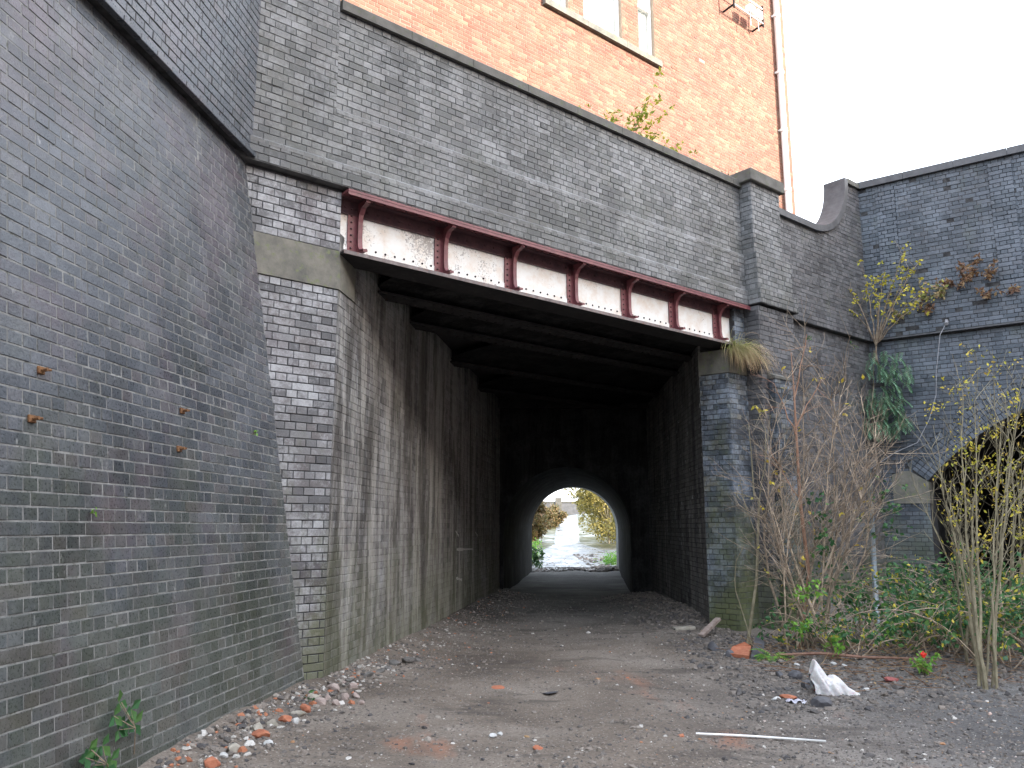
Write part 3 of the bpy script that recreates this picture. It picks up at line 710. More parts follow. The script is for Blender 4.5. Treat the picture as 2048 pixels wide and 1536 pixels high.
# buttress at its foot
bt = Brickwork(pp, M['rpier'], .008)
bt.face(FR(0, 0, .42), fF, UP, nF, rows(-.3, 4.0, lambda v: (7.62, 8.12)), 'english')
bt.face(FR(7.62, 0, .42), -nF, UP, -fF, rows(-.3, 4.0, lambda v: (.004, .13)), 'stretch')
bt.finish(0, 'buttress_brickwork')
slab('buttress_core', M['mortar_d'], pp, FR(0, 0, .42), fF, UP, nF, rect(7.627, 8.115, -.3, 4.0), -.0065, -.2)
mb = MB(); A_ = [(.435, 3.99), (.435, 4.03), (.30, 4.10), (.2, 4.10), (.2, 3.99)]
mb.prism([FR(7.60, z, e) for e, z in A_], [FR(8.14, z, e) for e, z in A_]); mb.build('buttress_cap', M['coping'], pp, recalc=True)

# ============================================================ SCREEN WALL with swept-up coping
sw = empty('screen_wall', 'brick wall right of the capped pier whose coping sweeps up in a curve to the corner', 'wall', tuple(FR(10, 0)))
SE = 11.78
RC = 1.30; SC = 11.08 - RC          # centre of the sweep
def topz(s):
    if s < SC: return 7.28
    if s < 11.08: return 7.28 + RC - math.sqrt(max(0, RC * RC - (s - SC) ** 2))
    return 8.6
def s_right_start(z):                # at height z the wall starts here
    if z <= 7.16: return None
    if z >= 8.5: return 11.14
    zz = 7.28 + RC - z; r_ = RC + .10
    v = r_ * r_ - zz * zz
    return SC + math.sqrt(max(0, v)) if v > 0 else SC
bw = Brickwork(sw, M['screen'], .008)
def fsw(z):
    a = s_right_start(z)
    if a is None: return (8.3, SE)
    return (a, SE) if a < SE - .05 else None
bw.face(P0, fF, UP, nF, rows(-.3, 5.22, lambda v: (8.5, SE)), 'english')
bw.face(FR(0, 0, EL), fF, UP, nF, rows(5.26, 5.50, lambda v: (8.55, SE)), 'english')
bw.face(FR(0, 0, EM), fF, UP, nF, rows(5.515, 6.13, lambda v: (8.5, SE)), 'english', cs=1)
bw.face(FR(0, 0, ET), fF, UP, nF, rows(6.145, 8.5, fsw), 'english')
slab('mortar', M['mortar_m'], sw, P0, fF, UP, nF, rect(8.4, SE + .4, -.4, 5.24), -.0065, -.5)
slab('string_mortar', M['mortar_d'], sw, FR(0, 0, EL), fF, UP, nF, rect(8.4, SE + .4, 5.255, 5.505), -.0065, -.5)
slab('middle_mortar', M['mortar_m'], sw, FR(0, 0, EM), fF, UP, nF, rect(8.4, SE + .4, 5.505, 6.135), -.0065, -.5)
poly = [(8.3, 6.135), (SE + .02, 6.135), (SE + .02, 8.52), (11.17, 8.52)] + [(SC + (RC + .09) * math.sin(a), 7.28 + RC - (RC + .09) * math.cos(a)) for a in np.linspace(math.pi / 2 - .1, 0, 14)] + [(8.3, 7.19)]
slab('upper_mortar', M['mortar_m'], sw, FR(0, 0, ET), fF, UP, nF, poly, -.0065, -.38)
bw.finish()
inner = [(8.33, 7.28), (9.1, 7.28)] + [(SC + RC * math.sin(a), 7.28 + RC - RC * math.cos(a)) for a in np.linspace(0, math.pi / 2, 16)]
outer = [(8.33, 7.16), (9.1, 7.16)] + [(SC + (RC + .12) * math.sin(a), 7.28 + RC - (RC + .12) * math.cos(a)) for a in np.linspace(0, math.pi / 2, 16)]
mb = MB(); v = []
for (s1, z1), (s2, z2) in zip(inner, outer): v += [FR(s1, z1, ET + .06), FR(s1, z1, -.36), FR(s2, z2, ET + .06), FR(s2, z2, -.36)]
q = []
for i in range(len(inner) - 1):
    o = 4 * i; q += [[o, o + 1, o + 5, o + 4], [o + 2, o + 6, o + 7, o + 3], [o, o + 4, o + 6, o + 2], [o + 1, o + 3, o + 7, o + 5]]
q.append([4 * (len(inner) - 1) + k for k in (0, 1, 3, 2)]); q.append([0, 2, 3, 1])
mb.add(v, q); mb.build('swept_coping', M['copingv'], sw, recalc=True)
mb = MB(); mb.box(FR(11.49, 8.55, -.13), fF * .29, nF * .23, UP * .05); mb.build('coping_stone', M['coping'], sw)

# ============================================================ VIADUCT (right)
C1 = FR(11.75, 0); TH = R(54)
dV = np.array([math.sin(TH), -math.cos(TH), 0.]); nV = np.array([-math.cos(TH), -math.sin(TH), 0.])
vd = empty('viaduct', 'tall dark blue brick viaduct wall on the right with a black arched opening', 'viaduct', tuple(C1))
def onv(x, y, e=0):
    d = ray(x, y); p = C1 + nV * e; q = CAMP + d * (np.dot(p - CAMP, nV) / np.dot(d, nV)); return float((q - C1) @ dV), float(q[2])
ap_ = [onv(*p) for p in ((1856, 962), (1901, 916), (1949, 877), (2040, 822))]
# circle through three of the points
(x1, z1), (x2, z2), (x3, z3) = ap_[0], ap_[2], ap_[3]
Amat = np.array([[2 * (x2 - x1), 2 * (z2 - z1)], [2 * (x3 - x1), 2 * (z3 - z1)]]); Bv = np.array([x2 ** 2 - x1 ** 2 + z2 ** 2 - z1 ** 2, x3 ** 2 - x1 ** 2 + z3 ** 2 - z1 ** 2])
TC, ZC = np.linalg.solve(Amat, Bv); RV = math.hypot(x1 - TC, z1 - ZC)
if not (3.0 < TC < 6.5): TC, ZC, RV = 4.4, .0, math.hypot(4.4 - x1, z1)
TJ = x1; ZJ = z1
print('viaduct arch', TC, ZC, RV, TJ, ZJ, ap_)
TE = 9.0
RING = .47
def vint(z):
    if z < ZJ: return [(0, TJ), (2 * TC - TJ, TE)]
    r_ = RV + RING; v = r_ * r_ - (z - ZC) ** 2
    # skewback line keeps the ring end
    if v <= 0: return [(0, TE)]
    h = math.sqrt(v); a = TC - h
    lim = TJ - (z - ZJ) * 1.2 if z < ZJ + .36 else -9
    a = max(a, lim)
    return [(0, a), (2 * TC - a, TE)] if a > .05 else [(2 * TC - a, TE)]
bw = Brickwork(vd, M['viaduct'], .008)
bw.face(C1, dV, UP, nV, rows(-.3, 5.24, lambda z: ([(0, TJ - .62), (2 * TC - TJ + .62, TE)] if 2.08 < z < 2.62 else vint(z))), 'english')
bw.face(C1 + nV * .10, dV, UP, nV, rows(5.30, 6.1, lambda z: (0, TE)), 'english', jit=.004)
bw.face(C1 + nV * .03, dV, UP, nV, rows(6.1, 8.5, lambda z: (0, TE)), 'english', jit=.004)
# shallow raised strips in the parapet
for (a, b_) in ((.35, .72), (2.35, 2.75)):
    bw.face(C1 + nV * .065, dV, UP, nV, rows(6.12, 8.42, lambda z: (a, b_)), 'english')
# arch ring: courses of headers on edge
for rr in range(4):
    r0 = RV + rr * .1165; n_ = int((math.pi * .62) * r0 / .075)
    aj = math.atan2(ZJ - ZC, TJ - TC)
    span = 2 * (aj - math.pi / 2); n_ = int(span * r0 / .078)
    for i in range(n_):
        a = aj - (i + .5) * span / n_; tx = TC + r0 * math.cos(a)
        if tx > TE: continue
        ur = dV * math.cos(a) + UP * math.sin(a); ut = -dV * math.sin(a) + UP * math.cos(a)
        Oc = C1 + dV * TC + UP * ZC
        bw.b.append((Oc + ur * (r0 + .058) - ut * .0, ut, ur, nV, -.039, .039, -.058, .058, rng.uniform(0, 1), rng.normal(.012, .004), 0., 0.))
bw.finish()
# wall body with the opening
def vpoly():
    aj = math.atan2(ZJ - ZC, TJ - TC)
    arc = [(TC + RV * math.cos(a), ZC + RV * math.sin(a)) for a in np.linspace(aj, math.pi - aj, 30)]
    return [(-.4, -.4), (TJ, -.4)] + arc + [(2 * TC - TJ, -.4), (14, -.4), (14, 5.27), (-.4, 5.27)]
slab('mortar', M['mortar_d'], vd, C1, dV, UP, nV, vpoly(), -.0065, -.7)
slab('ledge_mortar', M['mortar_d'], vd, C1 + nV * .10, dV, UP, nV, rect(-.3, 14, 5.29, 6.095), -.0065, -.7)
slab('upper_mortar', M['mortar_d'], vd, C1 + nV * .03, dV, UP, nV, rect(-.3, 14, 6.09, 8.5), -.0065, -.5)
mb = MB()   # intrados and jambs running deep under the viaduct
aj = math.atan2(ZJ - ZC, TJ - TC)
prof = [(TJ, -.4)] + [(TC + (RV - .0) * math.cos(a), ZC + RV * math.sin(a)) for a in np.linspace(aj, math.pi - aj, 30)] + [(2 * TC - TJ, -.4)]
bk = 12.
v = [C1 + dV * t_ + UP * z_ - nV * .69 for t_, z_ in prof] + [C1 + dV * t_ + UP * z_ - nV * bk for t_, z_ in prof]; k = len(prof)
mb.add(v, [[i, i + 1, k + i + 1, k + i] for i in range(k - 1)]); mb.build('vault', M['soot'], vd)
slab('vault_end_wall', M['soot'], vd, C1, dV, UP, nV, rect(-1, 14, -.4, 7), -bk, -bk - .5)
slab('backing', M['soot'], vd, C1, dV, UP, nV, rect(-1, 14, 5.3, 6), -.7, -bk)
# skewback stone
sk = [(TJ - .62, 2.05), (TJ + .012, 2.05), (TJ + .012, ZJ - .02), (TJ - .30, ZJ + .20), (TJ - .42, ZJ + .20), (TJ - .62, ZJ + .14)]
slab('skewback_stone', M['stone'], vd, C1, dV, UP, nV, sk, .02, -.3)
slab('string_course', M['copingv'], vd, C1, dV, UP, nV, rect(0, 14, 5.262, 5.288), .125, -.1)
t_ = 0
while t_ < 13:
    slab('coping_stone', M['copingv'], vd, C1, dV, UP, nV, rect(t_ + .003, t_ + .897, 8.5, 8.64), .11, -.5); t_ += .9

# ============================================================ ORANGE BRICK BUILDING
BE = -4.0
bd = empty('brick_building', 'sunlit orange brick building rising behind the parapet with tall white windows', 'building', tuple(FR(8, 6, BE)))
WS = [(6.74, 7.36), (7.84, 9.10), (9.68, 10.27)]; WZ0, WZ1 = 12.9, 15.6
def bint(z):
    iv = [(-3.2, 16.25)]
    if WZ0 < z < WZ1:
        cuts = WS; a = -3.2; iv = []
        for (p, q_) in cuts: iv.append((a, p)); a = q_
        iv.append((a, 16.25))
    if 12.66 < z < 12.9: iv = [(-3.2, 6.6), (10.42, 16.25)]
    return iv
bw = Brickwork(bd, M['orange'], .011)
OB = FR(0, 0, BE)
bw.face(OB, fF, UP, nF, rows(8.5, 17.8, bint), 'garden', jit=.0015)
bw.finish()
P_ = []
slab('mortar', M['mortar_o'], bd, OB, fF, UP, nF, rect(-3.2, 16.24, 6.0, 12.9), -.006, -.35)
cuts = [-3.2] + [x for p in WS for x in p] + [16.24]
for i in range(0, len(cuts), 2): slab('mortar', M['mortar_o'], bd, OB, fF, UP, nF, rect(cuts[i], cuts[i + 1], 12.9, 15.6), -.006, -.35)
slab('upper_wall', M['mortar_o'], bd, OB, fF, UP, nF, rect(-3.2, 16.24, 15.6, 22), -.006, -.35)
slab('end_wall', M['orange'], bd, FR(16.24, 0, BE), -nF, UP, fF, rect(.0, 14, 6, 22), 0, -.3)
slab('roof', M['copingv'], bd, OB, fF, UP, nF, rect(-3.3, 16.35, 22, 22.3), .2, -14)
slab('back_wall', M['soot'], bd, OB, fF, UP, nF, rect(-3.2, 16.2, 6, 22), -1.6, -1.8)
s_ = 6.58
for L in (1.3, 1.28, 1.26):
    A_ = [(.10, 12.66), (.10, 12.80), (.085, 12.83), (-.15, 12.90), (-.15, 12.66)]
    mb = MB(); mb.prism([OB + fF * (s_ + .003) + UP * z + nF * e for e, z in A_], [OB + fF * (s_ + L - .003) + UP * z + nF * e for e, z in A_]); mb.build('window_sill', M['stone'], bd, recalc=True); s_ += L
for wi, (a, b_) in enumerate(WS):
    mb = MB(); fw = .07; e = -.13
    def bar_(s0, s1, z0, z1, ee=e, d=.035): mb.box(OB + fF * (s0 + s1) / 2 + UP * (z0 + z1) / 2 + nF * ee, fF * (s1 - s0) / 2, nF * d, UP * (z1 - z0) / 2)
    bar_(a, a + fw, WZ0, WZ1); bar_(b_ - fw, b_, WZ0, WZ1); bar_(a + fw, b_ - fw, WZ0, WZ0 + .1); bar_(a + fw, b_ - fw, WZ1 - .08, WZ1)
    mid = 14.1
    wn = mb.build('window', M['white'], bd)
    mb = MB(); bar_(a + fw, b_ - fw, mid, mid + .07, e + .02, .045)
    if b_ - a > 1: bar_((a + b_) / 2 - .025, (a + b_) / 2 + .025, WZ0 + .1, WZ1 - .08, e - .005, .03)
    mb.build('sash_bar', M['white'], wn)
    mb = MB(); mb.box(OB + fF * (a + b_) / 2 + UP * (WZ0 + WZ1) / 2 + nF * (e - .03), fF * ((b_ - a) / 2 - .06), nF * .004, UP * ((WZ1 - WZ0) / 2 - .06)); mb.build('pane', M['glass'], wn)
    mb = MB(); kk = 40
    for i in range(kk):
        s0 = a + .03 + (b_ - a - .06) * i / kk; s1 = a + .03 + (b_ - a - .06) * (i + 1) / kk
        if wi == 2 and i < 17: continue
        mb.box(OB + fF * (s0 + s1) / 2 + UP * (WZ0 + WZ1) / 2 + nF * (e - .06 - .004 * (i % 2)), fF * (s1 - s0) / 2, nF * .003, UP * ((WZ1 - WZ0) / 2))
    mb.build('curtain', M['blind'], wn)
    if wi == 2:
        mb = MB(); mb.box(OB + fF * (a + .17) + UP * (WZ0 + WZ1) / 2 + nF * (e - .12), fF * .18, nF * .005, UP * ((WZ1 - WZ0) / 2)); mb.build('drape', M['curtain'], wn)
mb = MB(); mb.tube([OB + fF * 15.70 + UP * 6.5 + nF * .11, OB + fF * 15.70 + UP * 22 + nF * .11], .085, 10); pipe = mb.build('drainpipe', M['white'], bd, smooth=True)
mb = MB()
for z in np.arange(7.3, 22, 1.8):
    mb = MB(); mb.tube([OB + fF * 15.70 + UP * z + nF * .11, OB + fF * 15.70 + UP * (z + .1) + nF * .11], .105, 10); mb.box(OB + fF * 15.70 + UP * (z + .05) + nF * .04, fF * .1, nF * .04, UP * .025); mb.build('collar', M['white'], pipe)
# lamp rail fixed on the wall
def onb(x, y, e=0):
    d = ray(x, y); p = OB + nF * e; return CAMP + d * (np.dot(p - CAMP, nF) / np.dot(d, nF))
rl = empty('lamp_rail', 'white metal rail carrying small floodlights high on the orange wall beside the drainpipe', 'light', tuple(onb(1497, 25, .0)))
a = onb(1468, 8, .35); b_ = onb(1526, 40, .35)
zz = a[2]; b_[2] = zz
mb = MB(); mb.tube([a, b_], .025, 6); mb.tube([a + UP * .45, b_ + UP * .45], .025, 6); mb.build('rail', M['white'], rl)
mb = MB()
for p in (a, b_): mb.tube([p - nF * .36 - UP * .05, p + UP * .0], .03, 5); mb.tube([p - nF * .36 + UP * .4, p + UP * .4], .03, 5); mb.tube([p - UP * .1, p + UP * .55], .03, 5)
mb.build('bracket', M['blacksteel'], rl)
for f_ in (.55, .82):
    c = a + (b_ - a) * f_
    mb = MB(); mb.bevbox(c + UP * .16, fF * .13, nF * .09, UP * .12, .02); h_ = mb.build('lamp_head', M['white'], rl)
    mb = MB(); mb.box(c + UP * .16 + nF * .093, fF * .10, nF * .003, UP * .09); mb.build('lens', M['glass'], h_)
    mb = MB(); mb.tube([c - UP * .32, c + UP * .05], .012, 5); mb.build('stem', M['white'], rl)

# ============================================================ UNSEEN BLOCK added behind the viewer to shade the bridge
ml = empty('shade_block', 'long plain unseen brick block added behind the viewpoint to shade the bridge', 'building', tuple(FR(15, 0, 36)))
slab('wall', M['orange'], ml, P0, fF, UP, nF, rect(-22, 62, -.5, 21.9), 36, 50)
slab('roof', M['copingv'], ml, P0, fF, UP, nF, rect(-22.4, 62.4, 21.9, 22.2), 35.6, 50.4)
for fl in range(5):
    for k in range(20):
        s0 = -19 + k * 4.1; z0 = 1.4 + fl * 3.8
        wn = slab('window', M['stone'], ml, P0, fF, UP, nF, rect(s0, s0 + 1.7, z0, z0 + 2.3), 36.002, 35.93)
        slab('pane', M['curtain'], wn, P0, fF, UP, nF, rect(s0 + .1, s0 + 1.6, z0 + .1, z0 + 2.2), 35.928, 35.9)
#%%VEG
# ============================================================ LOOSE THINGS, PLANTS
def rot(v, k, a):
    k = k / (np.linalg.norm(k) + 1e-9); return v * math.cos(a) + np.cross(k, v) * math.sin(a) + k * np.dot(k, v) * (1 - math.cos(a))
def unit(v): return v / (np.linalg.norm(v) + 1e-9)
def rv(r_=rnd): return unit(np.array([r_.gauss(0, 1), r_.gauss(0, 1), r_.gauss(0, 1)]))
def leaf(mb, p, d, n_, L, W, tint):          # a folded pointed leaf
    d = unit(d); s_ = unit(np.cross(d, n_)); u = np.cross(s_, d)
    v = [p, p + d * L * .45 + s_ * W / 2 + u * L * .07, p + d * L, p + d * L * .45 - s_ * W / 2 + u * L * .07, p + d * L * .5 - u * L * .03]
    mb.add(v, tris=[[0, 4, 1], [1, 4, 2], [2, 4, 3], [3, 4, 0]], tint=tint)
def cane(p, d, L, n_=10, wob=.12, droop=0., up=0.):
    pts = [np.array(p, float)]; d = unit(np.array(d, float)); st = L / n_
    for i in range(n_):
        d = unit(d + rv() * wob + np.array([0, 0, -droop + up])); pts.append(pts[-1] + d * st)
    return np.array(pts)
def shrub(mb, base, d, L, r_, depth, ends, kids=(3, 5), ang=(.3, .8), wob=.1, droop=0., up=.02, k=5, shrink=(.45, .7), n_=7, allpts=None):
    pts = cane(base, d, L, n_, wob, droop, up); mb.tube(pts, np.linspace(r_, r_ * .45, len(pts)), k if depth > 1 else 3, tint=rnd.random())
    if allpts is not None: allpts.append(pts)
    if depth <= 0: ends.append((pts[-1], unit(pts[-1] - pts[-2]))); return
    for i in range(rnd.randint(*kids)):
        q = rnd.uniform(.25, 1.); j = min(len(pts) - 2, int(q * (len(pts) - 1))); dd = unit(pts[j + 1] - pts[j])
        ax = unit(np.cross(dd, rv())); nd = rot(dd, ax, rnd.uniform(*ang))
        shrub(mb, pts[j] + (pts[j + 1] - pts[j]) * rnd.random(), nd, L * rnd.uniform(*shrink), max(.0016, r_ * .5), depth - 1, ends, kids, ang, wob, droop, up, k, shrink, n_, allpts)
    ends.append((pts[-1], unit(pts[-1] - pts[-2])))
def leaves(mb, pts, num, L=(.04, .07), spread=.08, tint=(0, 1), W=.55, clump=1, droop=.4):
    for i in range(num):
        p, d = pts[rnd.randrange(len(pts))]
        for c in range(clump):
            q = p + rv() * spread * rnd.random(); dd = unit(rv() + np.array([0, 0, -droop])); l = rnd.uniform(*L)
            leaf(mb, q, dd, rv(), l, l * W, rnd.uniform(*tint))
def at_face(x, y, e=0.): return onf(x, y, e)
def at_via(x, y, e=0.):
    d = ray(x, y); p = C1 + nV * e; return CAMP + d * (np.dot(p - CAMP, nV) / np.dot(d, nV))
def at_wing(x, y, e=0.):
    d = ray(x, y); p = W0 + Nw * e; return CAMP + d * (np.dot(p - CAMP, Nw) / np.dot(d, Nw))
def seat(x, y):           # the ground point seen at a pixel
    z = 0.
    for _ in range(6): p = gnd(x, y, z); z = float(G(p[0], p[1]))
    return gnd(x, y, z)

# ---- stones and rubble
def icos():
    p = (1 + 5 ** .5) / 2
    v = np.array([(-1, p, 0), (1, p, 0), (-1, -p, 0), (1, -p, 0), (0, -1, p), (0, 1, p), (0, -1, -p), (0, 1, -p), (p, 0, -1), (p, 0, 1), (-p, 0, -1), (-p, 0, 1)], float)
    f = np.array([(0, 11, 5), (0, 5, 1), (0, 1, 7), (0, 7, 10), (0, 10, 11), (1, 5, 9), (5, 11, 4), (11, 10, 2), (10, 7, 6), (7, 1, 8), (3, 9, 4), (3, 4, 2), (3, 2, 6), (3, 6, 8), (3, 8, 9), (4, 9, 5), (2, 4, 11), (6, 2, 10), (8, 6, 7), (9, 8, 1)])
    return v / np.linalg.norm(v[0]), f
IV, IF_ = icos()
OV = np.array([[1, 0, 0], [-1, 0, 0], [0, 1, 0], [0, -1, 0], [0, 0, 1], [0, 0, -1]], float); OF = np.array([[0, 2, 4], [2, 1, 4], [1, 3, 4], [3, 0, 4], [2, 0, 5], [1, 2, 5], [3, 1, 5], [0, 3, 5]])
def scatter(mb, x, y, size, tint, V_=IV, F_=IF_, sink=.25):
    n_ = len(x); k = len(V_)
    v = V_[None] * (1 + rng.normal(0, .2, (n_, k, 1))) * rng.uniform(.6, 1.25, (n_, 1, 3)) * np.array([1, 1, .7]); v = v * size[:, None, None]
    a = rng.uniform(0, 6.28, n_); c, s_ = np.cos(a)[:, None], np.sin(a)[:, None]
    vx = v[:, :, 0] * c - v[:, :, 1] * s_; vy = v[:, :, 0] * s_ + v[:, :, 1] * c
    z = G(x, y)[:, None] + v[:, :, 2] + size[:, None] * (.6 - sink - .3)
    P = np.stack([vx + x[:, None], vy + y[:, None], z], 2).reshape(-1, 3)
    mb.add(P, tris=(F_[None] + (np.arange(n_) * k)[:, None, None]).reshape(-1, 3), tint=np.repeat(tint, k))
def ok_ground(x, y):
    r_ = ((np.stack([x, y], 1) - P0[:2]) @ nF[:2]); s_ = ((np.stack([x, y], 1) - P0[:2]) @ fF[:2])
    return (x > wallx(y)) & ~((r_ < .3) & (s_ > 6.9) & (y < 25) & (x > 3.15)) & ~((y > 19.9) & (y < 30) & ((x < .0) | (x > 3.9)))
mb = MB()
N = 120000
y = 2.6 + 16 * rng.random(N) ** 1.25; x = rng.uniform(-3, 1, N) * 0 + rng.uniform(-.66, .72, N) * (y + .6)
dens = np.clip(.45 + .5 * fbm(x, y, 9, 3, 1.3) + .55 * smooth(.8, 3, x) * (1 - smooth(8, 12, y)), .12, 1)
k = ok_ground(x, y) & (rng.random(N) < dens); x, y = x[k], y[k]
sz = rng.gamma(1.8, .0034, len(x)) + .004; sz = np.clip(sz, .004, .036)
tn = np.clip(rng.beta(2, 2.4, len(x)) * .8, 0, 1); u = rng.random(len(x)); tn = np.where(u > .965, rng.uniform(.84, .92, len(x)), tn); tn = np.where((u > .95) & (u < .962), rng.uniform(.93, 1, len(x)), tn)
tn = np.where((x > 1.2) & (y < 9) & (tn < .8), tn * .75, tn)
big = sz > .015
scatter(mb, x[big], y[big], sz[big], tn[big]); scatter(mb, x[~big], y[~big], sz[~big], tn[~big], OV, OF)
# denser rubble banks along the walls and inside the mouth
N = 3600; y = rng.uniform(4.2, 20, N); d = np.abs(rng.normal(0, .24, N)) * np.where(y > 9.5, 2.2, 1) + .02; x = wallx(y) + d
sz = np.clip(rng.gamma(2, .007, N) + .005, .005, .042); sz *= np.where(y > 9.5, .62, 1)
tn = np.where(rng.random(N) < .17, rng.uniform(.84, .91, N), rng.beta(2, 2, N) * .8); tn = np.where(rng.random(N) < .07, .94, tn)
kk_ = ~((y > 8.0) & (y < 8.45) & (d < .1)); scatter(mb, x[kk_], y[kk_], sz[kk_], tn[kk_])
N = 3500; y = rng.uniform(9.5, 19.5, N); x = 3.15 - np.abs(rng.normal(0, .5, N)) + (y < 12.9) * rng.uniform(0, 1.4, N)
k = ok_ground(x, y); x, y = x[k], y[k]; sz = np.clip(rng.gamma(2, .009, len(x)) + .006, .006, .05); scatter(mb, x, y, sz, rng.beta(2, 2, len(x)) * .62)
N = 3000; y = rng.uniform(7.6, 12, N); x = rng.uniform(2.2, 6.5, N); k = ok_ground(x, y); x, y = x[k], y[k]; sz = np.clip(rng.gamma(2, .009, len(x)) + .005, .006, .045); scatter(mb, x, y, sz, rng.beta(2, 2.5, len(x)) * .6)
N = 2500; y = 29.2 + 14 * rng.random(N) ** 1.6; x = rng.normal(2.6, 1.3, N); sz = np.clip(rng.gamma(2, .016, N) + .01, .01, .10) * np.where(x > 3.2, 1.5, .7); scatter(mb, x, y, sz, rng.beta(2, 2, N) * .8)
tag(mb.build('gravel', M['gravel']), 'loose grey and brown gravel strewn over the track', 'gravel', kind='stuff')

def lump(name, label, px, py, r_, mat, group=None, cat='rubble', flat=.75, ground=True, tint=.5, sub=1, seed=0):
    import bmesh
    r2 = random.Random(seed + int(px * 7 + py)); p = seat(px, py)
    bm = bmesh.new(); bmesh.ops.create_icosphere(bm, subdivisions=2, radius=1)
    ax = (r2.uniform(.75, 1.35), r2.uniform(.7, 1.1), flat * r2.uniform(.8, 1.15))
    pl = [(rv(r2), r2.uniform(.55, .85)) for _ in range(9)]
    for v_ in bm.verts:
        c = np.array(v_.co)
        for n_, d_ in pl:
            q = float(c @ n_)
            if q > d_: c = c - n_ * (q - d_)
        c = c * (1 + .05 * math.sin(c[0] * 9 + c[1] * 7 + px)); v_.co = (c[0] * ax[0] * r_, c[1] * ax[1] * r_, c[2] * ax[2] * r_)
    me = bpy.data.meshes.new(name); bm.to_mesh(me); bm.free(); me.materials.append(mat)
    o = bpy.data.objects.new(name, me); col.objects.link(o); o.location = (p[0], p[1], p[2] + r_ * flat * .35); o.rotation_euler = (r2.uniform(-.3, .3), r2.uniform(-.3, .3), r2.uniform(0, 6))
    tag(o, label, cat, group); return o
RB = {'pink': simple_mat('pinkish_mortared_rubble', (.24, .185, .165), (.36, .30, .27), 14, .9, .8, .008), 'orange': simple_mat('broken_orange_brick', (.30, .095, .05), (.40, .16, .09), 18, .9, .8, .006),
      'pale': simple_mat('pale_concrete_lump', (.24, .22, .18), (.38, .35, .30), 14, .9, .8, .006), 'grey': simple_mat('grey_stone_lump', (.09, .085, .08), (.17, .16, .15), 14, .9, .8, .006), 'white': simple_mat('white_chalky_lump', (.38, .38, .37), (.55, .55, .54), 14, .9, .6, .005), 'dark': simple_mat('dark_slate', (.05, .05, .056), (.09, .09, .10), 9, .7, .4, .003)}
for (x, y, r_, w1) in ((668, 1383, .085, 'largest lump, in the middle of'), (690, 1398, .07, 'front middle lump of'), (655, 1400, .06, 'lump nearest the pier at the left of'), (705, 1378, .06, 'rear right lump of'), (683, 1372, .075, 'topmost lump at the back of'), (712, 1395, .05, 'small lump on the right side of'), (640, 1408, .06, 'leftmost lump at the low end of'), (722, 1408, .045, 'smallest rightmost lump of'), (672, 1410, .05, 'lowest front lump of')):
    lump('rubble_lump', w1 + ' the pinkish mortar-crusted heap', x, y, r_, RB['pink'], 'pink rubble heap')
for (x, y, r_, m_, lb) in ((612, 1422, .065, 'orange', 'orange brick fragment just below the pink rubble heap against the wing wall'), (571, 1442, .05, 'orange', 'smaller orange brick chip between pale lumps halfway down the rubble line'), (521, 1474, .068, 'orange', 'largest orange broken brick lying against the foot of the battered wall'), (424, 1531, .05, 'orange', 'orange brick bit at the bottom edge of the photo by the wall'),
                           (545, 1451, .055, 'pale', 'greenish pale stone between two orange brick bits at the wall foot'), (513, 1462, .06, 'pale', 'cream lump resting behind the largest orange broken brick'), (466, 1502, .06, 'pale', 'wide cream stone near the lower end of the rubble line'), (596, 1432, .055, 'pale', 'cream stone left of the orange brick nearest the pink heap'), (447, 1515, .04, 'white', 'small white lump beside the wide cream stone'), (590, 1446, .04, 'white', 'white chip in front of the small orange brick'), (535, 1490, .04, 'white', 'white chip right of the largest orange broken brick'),
                           (627, 1398, .05, 'pale', 'off-white round lump touching the bottom of the narrow pier')):
    lump('rubble_piece', lb, x, y, r_, RB[m_])
for (x, y, r_, w1) in ((790, 1330, .10, 'second largest grey stone'), (760, 1345, .07, 'middle-sized grey stone left of the large pair'), (815, 1325, .12, 'largest flat grey stone'), (735, 1352, .07, 'grey stone second from the pink heap'), (775, 1338, .06, 'small grey stone touching the large pair'), (835, 1322, .06, 'grey stone deepest in the tunnel'), (700, 1362, .05, 'grey stone nearest the pink heap')):
    lump('grey_stone', w1 + ' in the bank along the streaked wall', x, y, r_, RB['grey'], 'stones in the bank by the tunnel wall', 'stone', .5)
for (x, y, r_, lb) in ((1460, 1312, .10, 'rounded dark stone left of the orange tile'), (1428, 1300, .12, 'broad dark earthy stone below the leaning plank'), (1590, 1355, .10, 'dark stone behind the plastic sack'), (1618, 1375, .09, 'dark flat stone touching the left side of the plastic sack'), (1560, 1352, .07, 'small dark stone left of the sack among the debris'), (1640, 1412, .10, 'low grey stone in front of the plastic sack')):
    lump('dark_stone', lb, x, y, r_, RB['dark'], None, 'stone', .6)
for (x, y, r_, lb) in ((1594, 1332, .05, 'crumpled white scrap left of the sack under the fern'), (1667, 1329, .045, 'small pale blue-white scrap right behind the sack'), (1690, 1335, .05, 'pale blue-white crushed scrap among stones behind the sack'), (1732, 1382, .045, 'white chip on gravel right of the sack'), (1553, 1400, .04, 'pale chip near the orange brick left of the sack'), (985, 1474, .045, 'whitish lump alone on the track in the foreground'), (1000, 1470, .035, 'smaller whitish lump touching the one on the foreground track')):
    lump('pale_scrap', lb, x, y, r_, RB['white'], None, 'scrap', .6)
lump('brick_fragment', 'red-orange broken brick left of the white sack', 1578, 1397, .085, RB['orange'], None, 'brick', .4)
lump('brick_fragment', 'dull red crushed brick right of the sack near the bright green plant', 1783, 1362, .09, simple_mat('dull_red_brick', (.20, .05, .05), (.30, .09, .08), 14, .8, .6), None, 'brick', .35)
lump('brick_fragment', 'red brick chip on the foreground track right of centre', 1075, 1498, .035, RB['orange'], None, 'brick', .6)
